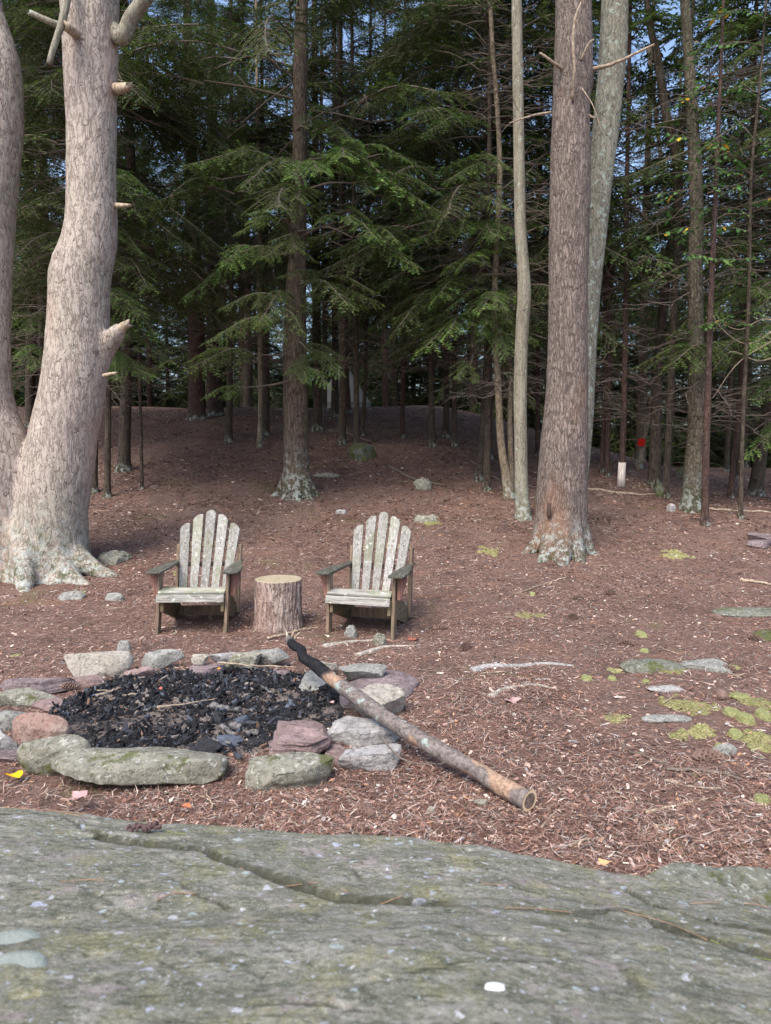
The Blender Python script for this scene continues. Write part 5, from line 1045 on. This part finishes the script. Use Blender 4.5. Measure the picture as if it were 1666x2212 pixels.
T(1497, 1102, 46, [(1500, 1000, 40), (1506, 900, 38), (1504, 750, 34), (1502, 600, 30), (1505, 450, 28), (1496, 250, 24), (1484, 60, 20), (1478, -80, 18)], M['bark_mott'], 'thick rough trunk at the right with a mossy dark side', 'maple', None, DEAD[1], H=12, ns=20)
T(1523, 1136, 16, [(1525, 1000, 15), (1530, 850, 13), (1534, 700, 12), (1540, 560, 11), (1545, 450, 10)], M['bark_red'], 'thin spotted trunk directly in front of the thick rough one', 'young_tree', None, None, H=9)
T(1578, 1076, 12, [(1586, 980, 12), (1598, 860, 10), (1606, 740, 9), (1618, 600, 8), (1622, 450, 7)], M['bark_red'], 'thin reddish barked trunk leaning right with a pale foot', 'spruce', CRH[0], DEAD[1], H=12)
T(1632, 1072, 30, [(1644, 980, 26), (1660, 880, 24), (1690, 700, 20)], M['bark_dark'], 'dark trunk leaning out of the right edge', 'spruce', CR[2], DEAD[1], H=12)
T(1450, 1000, 12, [(1452, 800, 10), (1455, 600, 9), (1400, 100, 8)], M['bark_dark'], 'thin dark trunk behind the mossy leaning one', 'spruce', CRH[0], DEAD[1])
T(1610, 1010, 10, [(1612, 800, 9)], M['bark_dark'], 'thin dark trunk behind the reddish leaning one', 'spruce', CRH[0], DEAD[1])
T(1180, 1010, 12, [(1186, 850, 11), (1190, 600, 9)], M['bark_dark'], 'thin dark trunk just left of the tall pine, farther back', 'spruce', CR[1], DEAD[0])
T(1162, 980, 11, [(1163, 800, 10)], M['bark_red'], 'thin far trunk between the grey trunk and the tall pine', 'spruce', CR[0], DEAD[0])
T(722, 902, 18, [(724, 850, 16), (724, 700, 14)], M['bark_dark'], 'dark trunk standing before the left half of the tent', 'hemlock', CR[1], group=HG)
T(754, 893, 11, [(752, 850, 10), (748, 700, 9)], M['bark_red'], 'thin trunk standing before the right half of the tent', 'young_tree', None, DEAD[0])
T(737, 890, 8, [(744, 850, 7), (752, 800, 7)], M['bark_dark'], 'very thin slanting trunk in the middle of the tent', 'young_tree', None, None, H=5)
# two dark forked stems in the upper right
T(1440, 1030, 14, [(1455, 700, 14), (1465, 380, 20), (1440, 250, 18), (1420, 120, 16), (1398, 0, 12)], M['bark_dark'], 'dark stem curving to the upper left behind the leaves', 'maple', None, None, H=12, Y=12.5)
# white foot, red square
n = N('debarked_wood'); n.col(n.mix(n.ramp(n.noise(30, n.mp((1, 1, .2))), [(.4, 0.), (.6, 1.)]), (.50, .43, .38), (.72, .66, .60))); M['foot'] = n.m; V, Fs = tube(np.array([[0.0, 0, 0.0], [.0, 0, .2], [.01, 0, .45]]) , [.078, .068, .064], 14); V = V * (1 + .08 * fbm(V * 14, 3, 2))[:, None]; obj('bare_foot', mesh_np('bare_foot', V, Fs, M['foot']), wt)
p = on_g(1380, 1012); q = at_y(1386, 956, p[1] - .13); n = N('red_plate'); n.col((.55, .012, .008)); M['red'] = n.m
V, Q4, _c = chunk_set(1, np.zeros(1), np.zeros(1), np.zeros(1), np.array([.1]), np.array([1.]), np.zeros((1, 3)))
hs = 7.5 / F * p[1]; V = np.array([[-1,-1,-1],[1,-1,-1],[1,1,-1],[-1,1,-1],[-1,-1,1],[1,-1,1],[1,1,1],[-1,1,1]]) * [hs, .012, hs]
o = obj('red_marker', mesh_np('red_marker', V, Q4, M['red'], smooth=False), loc=q); o.rotation_euler = (0, .12, 0); tag(o, 'small square red marker fixed to the leaning pale trunk', 'marker')

# big hemlock crown and hero boughs
for me, nm in zip(crown_mesh(41, 4.6, 16, 5.0, 2.8), ('crown', 'branches')): o = obj(nm, me, HEM['root']); o['kind'] = 'stuff'
# low boughs reaching towards the light, one part each
def hero(parent, base, trunkxy, tips, seed):
    for k, (px, py, dy, L) in enumerate(tips):
        Yt = trunkxy[1] + dy; tip = at_y(px, py, Yt); att = np.array([trunkxy[0], trunkxy[1], tip[2] + .35])
        v = tip - att; hd = math.hypot(v[0], v[1]); ang = math.atan2(v[1], v[0]); LV = []; LW = []
        o0 = np.array([tip[0] - math.cos(ang) * L * .95, tip[1] - math.sin(ang) * L * .95, tip[2] + .30 * L * .6])
        for m in range(4):
            j = (seed + k + m) % len(BO); rl = [1.2, 1.5, 1.8, 2.1, 1.6, 1.0][j]; sc = L / rl * (1 if m == 0 else rnd.uniform(.45, .8)); V, Fq, C, Wv, Wf = BO[j]; lo = rnd.uniform(-.4, .4); b = rnd.uniform(-.08, .25)
            a = ang + (0 if m == 0 else (-1) ** m * rnd.uniform(.3, .9)); st = np.array([0., 0, 0]) if m == 0 else np.array([math.cos(ang) * L * .5, math.sin(ang) * L * .5, 0]) * rnd.uniform(-.3, .9) + [0, 0, rnd.uniform(-.08, .12)]
            fn = lambda q: rotz(roty(rotx(q * sc, lo), b), a) + o0 + st - base
            LV.append((fn(V), [Fq], C * 2.25 * rnd.uniform(.65, 1.25))); LW.append((fn(Wv), Wf))
        V, Fs, C = join(LV); o = obj('bough', mesh_np('bough', V, Fs, M['needles'], C, False), parent); o['kind'] = 'stuff'
        s0 = att - base; s1 = o0 - base; LW.append(tube(spline(np.array([s0, (s0 + s1) / 2 + [rnd.uniform(-.1, .1), 0, rnd.uniform(-.05, .2)], s1]), 8), np.linspace(.024, .009, 8), 6, False))
        a, f, _ = join(LW); obj('bough_wood', mesh_np('bough_wood', a, f, M['dead_dark']), o)['kind'] = 'stuff'
hb = HEM['base']; hero(HEM['root'], hb, (hb[0], hb[1]), [(520, 330, -1.6, 1.3), (430, 330, -1.2, 1.4), (700, 340, -2.0, 1.3), (560, 470, -1.9, .9), (640, 520, -2.2, .9), (740, 610, -1.8, 1.2), (800, 640, -1.2, 1.4), (560, 640, -2.0, 1.1), (470, 700, -1.6, 1.4),
    (600, 700, -1.9, 1.0), (670, 800, -1.4, .8), (870, 330, -1.6, 1.6), (940, 390, -1.6, 1.5), (820, 470, -1.8, 1.1), (900, 520, -1.2, 1.2), (400, 560, -1.0, 1.6), (445, 850, -1.2, .7), (420, 780, -1.5, 1.2), (640, 400, -2.0, 1.0), (780, 250, -1.4, 1.4), (735, 770, -1.0, .9), (500, 540, -1.2, 1.2)], 0)
def side_tree(px, py, tips, seed, label, w=16, up=None):
    r_ = T(px, py, w, up or [(px + 2, 850, w * .9), (px + 4, 500, w * .7)], M['bark_dark'], label, 'hemlock', CR[seed % 3], DEAD[0], group=HG, H=13)
    b = np.array(r_.location); hero(r_, b, (b[0], b[1]), tips, seed)
side_tree(1052, 1060, [(1100, 700, -1.2, 1.3), (1150, 690, -1.0, 1.2), (960, 690, -1.4, 1.3), (900, 720, -1.2, 1.4), (985, 800, -1.2, .6), (1040, 650, -1.6, 1.2), (1000, 560, -1.5, 1.4), (1060, 480, -1.5, 1.3), (980, 440, -1.3, 1.3), (920, 610, -1.2, 1.2), (1120, 620, -1, 1.1), (860, 650, -1.0, 1.3), (990, 350, -1.2, 1.4), (1140, 540, -.8, 1.2), (1090, 730, -.9, .8)], 2, 'hemlock with low green boughs left of the slim grey trunk')
side_tree(232, 1075, [(320, 560, -1.2, 1.3), (290, 640, -1.2, 1.3), (280, 770, -1.4, 1.2), (310, 800, -1.0, .9), (340, 660, -.9, 1.3), (300, 400, -1.4, 1.1), (360, 720, -.7, 1.3), (250, 700, -1.2, 1.1), (330, 500, -1, 1.4), (270, 380, -1.3, 1.2)], 1, 'hemlock with low green boughs just right of the left pine', 14)
side_tree(90, 985, [(70, 380, -1.2, 1.6), (60, 480, -1.2, 1.6), (75, 600, -1.2, 1.6), (70, 700, -1.2, 1.5), (60, 760, -1.2, 1.2), (85, 250, -1.2, 1.6), (90, 330, -.8, 1.4)], 0, 'hemlock with low boughs seen through the fork of the left pine', 16)
side_tree(1690, 1090, [(1640, 720, -1.5, 1.3), (1560, 760, -1.4, 1.3), (1440, 770, -1.3, 1.2), (1640, 620, -1.2, 1.6), (1640, 130, -1.2, 1.8), (1600, 60, -1.2, 1.8), (1660, 280, -1.2, 1.5), (1540, 640, -1.0, 1.2), (1470, 700, -.5, .9), (1640, 850, -.8, 1.3), (1620, 940, -.6, 1.2)], 3, 'hemlock standing just outside the right edge with boughs reaching in', 26)

# more of the wood: trees in the depth, filling between and behind the listed ones
FAR = 'dark conifers deeper in the wood'
FL = ['slender dark conifer deep in the wood behind the hill crest', 'dense dark conifer of the far wood closing the view']
k = 0; pts = []
for tries in range(6000):
    if k >= 185: break
    y = rnd.uniform(15, 56) if k < 70 else rnd.uniform(28, 58); x = rnd.uniform(-.75, .75) * y
    if y < 24 and abs(x) < .42 * y and rnd.random() < .8: continue
    if any((x - a) ** 2 + (y - b) ** 2 < (1.6 + y * .03) ** 2 for a, b in pts): continue
    if -.13 * y < x < .0 * y and 22 < y < 33: continue
    pts.append((x, y)); z = gz(x, y); r_ = root('conifer', (x, y, z), rnd.uniform(0, 6.28), FL[y > 30], 'tree', FAR)
    if k < 6: 
        rr = .08 + .02 * k; pass
    o = obj('trunk', None or FT[k % 3] if 'FT' in globals() else None, r_) if 'FT' in globals() else None
    if o is None:
        FT = [trunk_mesh(np.array([[0, 0, -.2], [0, 0, .1], [.05, .02, 3], [0, .05, 8], [.05, 0, 15]]), np.array([a, a, a * .85, a * .6, a * .2]), M[m], 10) for a, m in ((.09, 'bark_dark'), (.13, 'bark_red'), (.17, 'bark_dark'))]
        obj('trunk', FT[0], r_)
    cr = CRL[(1 if k % 3 else 2) if y > 27 else 0]; s = rnd.uniform(.85, 1.25)
    for me, nm in zip(cr, ('crown', 'branches')): o = obj(nm, me, r_); o.scale = (s, s, s * (.68 if y > 30 else .95)); o['kind'] = 'stuff'
    k += 1

# ------------------------------------------------------------------ leafy sapling at the right
def leafy():
    base = on_g(1600, 1120); r_ = root('birch_sapling', base, 0, 'young broad-leaved tree with green and yellow leaves at the right', 'tree')
    Yd = base[1]; P = np.array([[0, 0, -.1], [0, 0, .05]] + [at_y(a, b, Yd) - base for a, b in ((1606, 900), (1618, 640), (1622, 400), (1640, 200), (1660, -50))]); obj('trunk', trunk_mesh(P, np.array([.035, .035, .03, .027, .024, .02, .015]), M['bark_dark'], 10), r_)
    br = [[(1622, 420), (1560, 400), (1480, 410), (1345, 432)], [(1624, 380), (1570, 330), (1500, 300), (1440, 290)], [(1640, 200), (1580, 190), (1510, 200), (1460, 230)], [(1630, 300), (1580, 250), (1520, 240), (1480, 180)], [(1618, 500), (1560, 490), (1470, 500), (1400, 510)],
          [(1622, 440), (1660, 430), (1700, 420)], [(1616, 560), (1550, 560), (1480, 545)], [(1650, 100), (1590, 90), (1530, 110), (1480, 150)], [(1655, 40), (1600, 20), (1540, 40)], [(1628, 340), (1660, 330), (1700, 350)], [(1620, 470), (1590, 450), (1540, 450), (1500, 470)],
          [(1612, 700), (1570, 690), (1530, 700)], [(1640, 230), (1680, 250), (1700, 280)], [(1625, 390), (1575, 370), (1530, 365), (1460, 380)], [(1630, 250), (1560, 290), (1490, 345)]]
    n_ = 0; rest = []; leafs = {}
    def leaf_shape(L, c):
        u = np.array([0, .25, .5, .75, 1.]); w_ = np.array([.05, .36, .40, .24, .0]) * L; V = []
        for a, b in zip(u, w_): V += [[a * L, -b / 1.6, .04 * L * math.sin(a * 3)], [a * L, 0, -.03 * L + .05 * L * math.sin(a * 3)], [a * L, b / 1.6, .04 * L * math.sin(a * 3)]]
        V = np.array(V); Q = [[3*i + j, 3*i + j + 1, 3*i + j + 4, 3*i + j + 3] for i in range(4) for j in (0, 1)]; return V, np.array(Q)
    Vl, Ql = leaf_shape(.115, 0); GR = [(.085, .20, .05), (.12, .25, .06), (.065, .15, .045), (.60, .38, .03)]
    LM = [mesh_np('leaf', Vl, Ql, M['leaves'], np.tile(c, (len(Vl), 1))) for c in GR]
    for bi, pth in enumerate(br):
        dz = rnd.uniform(-1.6, .6); m = len(pth); Q = np.array([at_y(a, b, Yd + dz * i / (m - 1)) - base for i, (a, b) in enumerate(pth)]); Q = spline(Q, 22)
        V, Fs = tube(Q, np.linspace(.009, .002, 22), 5, False); bo = obj('branch', mesh_np('branch', V, Fs, M['twig']), r_)
        segs = [Q]
        for s in range(6):
            i = rnd.randint(3, 18); d = (Q[min(21, i+2)] - Q[i-2]); d /= np.linalg.norm(d); d = d * .7 + rng.normal(0, .5, 3); d[2] = d[2] * .4; d /= np.linalg.norm(d); W = Q[i] + d * rnd.uniform(.2, .5) * np.linspace(0, 1, 8)[:, None]; W[:, 2] -= .06 * np.linspace(0, 1, 8) ** 2
            V, Fs = tube(W, np.linspace(.004, .0015, 8), 4, False); segs.append(W); obj('side_twig', mesh_np('side_twig', V, Fs, M['twig']), bo)
        for W in segs:
            for i in range(1, len(W)):
                if rnd.random() < .12: continue
                sg = 1 if i % 2 else -1; d = W[i] - W[i-1]; a = math.atan2(d[1], d[0]) + sg * rnd.uniform(.5, 1.2); loc = W[i] + rng.normal(0, .008, 3); s = rnd.uniform(.55, 1.1); eu = (rnd.uniform(-.6, .6), rnd.uniform(.1, .9), a); mi = 3 if rnd.random() < .035 else rnd.choice([0, 0, 1, 2, 2])
                if n_ < 290: o = obj('leaf', LM[mi], bo, loc); o.rotation_euler = eu; o.scale = (s, s, s); n_ += 1
                else:
                    Rm = np.array(Euler(eu).to_matrix()); rest.append(((Vl * s) @ Rm.T + loc, [Ql], np.array(GR[mi])))
    if rest: V, Fs, C = join(rest); o = obj('leaves', mesh_np('leaves', V, Fs, M['leaves'], C), r_); o['kind'] = 'stuff'
leafy()
def bare(px_paths, Y, label, rad=.008):
    base = at_y(*px_paths[0][0], Y); base[2] = gz(base[0], Y); r_ = root('dead_branch', base, 0, label, 'branch')
    for k, pth in enumerate(px_paths): 
        P = np.array([at_y(a, b, Y + .1 * k) - base for a, b in pth]); P = spline(P, 20); V, Fs = tube(P, np.linspace(rad, .003, 20), 5, False); obj('branch', mesh_np('branch', V, Fs, M['dead']), r_)
# bare grey limbs reaching in at the right belong to the hemlock outside the frame
hr = [o for o in bpy.data.objects if o.get('label', '').startswith('hemlock standing just outside')][0]; hbs = np.array(hr.location)
for pth in [[(1700, 690), (1640, 735), (1600, 740), (1555, 705), (1530, 660)], [(1700, 700), (1650, 690), (1600, 712), (1560, 700)], [(1700, 760), (1640, 780), (1580, 760), (1540, 800)], [(1700, 720), (1600, 780), (1540, 860)]]:
    P = np.array([at_y(a, b, hbs[1] - 1.2) - hbs for a, b in pth]); P = spline(P, 20); V, Fs = tube(P, np.linspace(.014, .004, 20), 5, False); obj('dead_branch', mesh_np('dead_branch', V, Fs, M['dead']), hr)

# ------------------------------------------------------------------ canvas tent on the crest
def tent():
    Y = 26.; z0 = gz(at_y(745, 885, Y)[0], Y); c = at_y(742, 880, Y); s = Y / F; r_ = root('bell_tent', (c[0], Y, z0), 0, 'pale canvas tent half hidden among trunks on the hill crest', 'tent')
    n = N('canvas'); n.col(n.mix(n.noise(3), (.19, .185, .175), (.26, .255, .24))); n.bump(n.noise(9), .02)
    zt = at_y(745, 800, Y)[2] - z0 + .4; zb = max(.3, at_y(745, 872, Y)[2] - z0); R0 = 60 * s; nt = 16; th = np.linspace(0, 2*np.pi, nt * 4, endpoint=False); sag = 1 - .03 * np.abs(np.sin(th * nt / 2))
    prof = [(1.0, zb), (.72, zb + (zt - zb) * .25), (.45, zb + (zt - zb) * .52), (.2, zb + (zt - zb) * .8), (.03, zt)]
    V = np.vstack([np.c_[np.cos(th) * R0 * a * sag, np.sin(th) * R0 * a * sag, np.full(len(th), z)] for a, z in prof]); m = len(th)
    Q = np.array([[m*a + j, m*a + (j+1) % m, m*(a+1) + (j+1) % m, m*(a+1) + j] for a in range(4) for j in range(m)]); obj('roof', mesh_np('roof', V, Q, n.m), r_)
    V = np.vstack([np.c_[np.cos(th) * R0 * .97, np.sin(th) * R0 * .97, np.full(m, z)] for z in (-.3, zb + .01)]); Q = np.array([[j, (j+1) % m, m + (j+1) % m, m + j] for j in range(m)]); obj('wall', mesh_np('wall', V, Q, n.m), r_)
    V, Fs = tube(np.array([[0, 0, 0], [0, 0, zt + .1]]), [.04, .04], 8); obj('pole', mesh_np('pole', V, Fs, M['twig']), r_)
tent()

# ------------------------------------------------------------------ small things on the bedrock
def on_rock(px, py): return ROCKZ(px, py)
c = on_rock(360, 2068); r_parts = []
rr_ = np.random.default_rng(3)
for k in range(16):
    a = rr_.uniform(0, 6.28); L = rr_.uniform(.02, .05); s = np.array([rr_.uniform(-.055, .055), rr_.uniform(-.012, .012), .012]); r_parts.append(tube(spline(np.array([s, s + [L * .5 * math.cos(a), L * .3 * math.sin(a), rr_.uniform(.0, .02)], s + [L * math.cos(a), L * .6 * math.sin(a), rr_.uniform(-.01, .014)]]), 7), np.array([.004, .007, .008, .007, .006, .004, .002]) * 1.1, 6))
V, Fs, _ = join(r_parts); n = N('shrivelled_cone'); n.col(n.mix(n.noise(80), (.045, .025, .025), (.16, .10, .10))); n.bump(n.noise(120), .004)
tag(obj('shrivelled_cone', mesh_np('shrivelled_cone', V, Fs, n.m), loc=c), 'dark shrivelled pine cone lying on the bedrock at left', 'pine cone')
n = N('orange_needle'); n.col((.34, .20, .12)); M['oneedle'] = n.m; n = N('green_needle'); n.col((.22, .26, .07)); M['gneedle'] = n.m
def needle(pts, mat, lab):
    P = np.array([on_rock(a, b) + [0, 0, .004] for a, b in pts]); c = P[0].copy(); P = spline(P - c, 14); P[:, 2] += .002; V, Fs = tube(P, .0010, 5); tag(obj('pine_needle', mesh_np('pine_needle', V, Fs, mat), loc=c), lab, 'pine needle', 'pine needles on the bedrock')
for pts, m_, lab in [([(270, 2080), (360, 2090), (440, 2098)], 'oneedle', 'orange needle just below the shrivelled cone'), ([(600, 2152), (680, 2170), (790, 2182)], 'oneedle', 'orange needle in the crack left of centre'), ([(850, 2200), (920, 2218), (1000, 2220)], 'oneedle', 'orange needle in the crack near the centre'),
    ([(1260, 2250), (1330, 2248), (1430, 2258)], 'oneedle', 'orange needle right of centre above the crack'), ([(1550, 2258), (1660, 2290), (1760, 2348)], 'oneedle', 'long orange needle in the deep crack at right'), ([(1770, 2348), (1850, 2372), (1925, 2402)], 'gneedle', 'long green-brown needle at the right edge'),
    ([(150, 2188), (210, 2182), (260, 2186)], 'oneedle', 'orange needle on the left of the bedrock'), ([(385, 2225), (430, 2212), (490, 2212)], 'oneedle', 'curved orange needle below the left crack'), ([(400, 2064), (440, 2070), (465, 2072)], 'gneedle', 'short green needle at the shrivelled cone'),
    ([(0, 2015), (120, 2022), (230, 2030)], 'oneedle', 'orange needle at the upper left of the bedrock'), ([(140, 2026), (220, 2034), (300, 2022)], 'oneedle', 'second orange needle at the upper left of the bedrock'), ([(1200, 2192), (1235, 2192), (1265, 2195)], 'oneedle', 'short pale needle at the upper middle of the bedrock'),
    ([(1720, 2240), (1760, 2240), (1795, 2242)], 'oneedle', 'orange needle at the upper right of the bedrock'), ([(1850, 2245), (1880, 2250), (1915, 2258)], 'oneedle', 'orange needle near the ledge at right')]:
    needle(pts, M[m_], lab)
# small woodpile / dark slabs at the right edge
for k, (a, b, c_, d_, lab) in enumerate([(1870, 1935, 1330, 1362, 'dark slab leaning at the right edge of the clearing'), (1862, 1920, 1345, 1368, 'dark flat stone under the leaning slab')]): S(a, b, c_, d_, .10, M['r_purple'], lab, True, name='stone', group=G2)
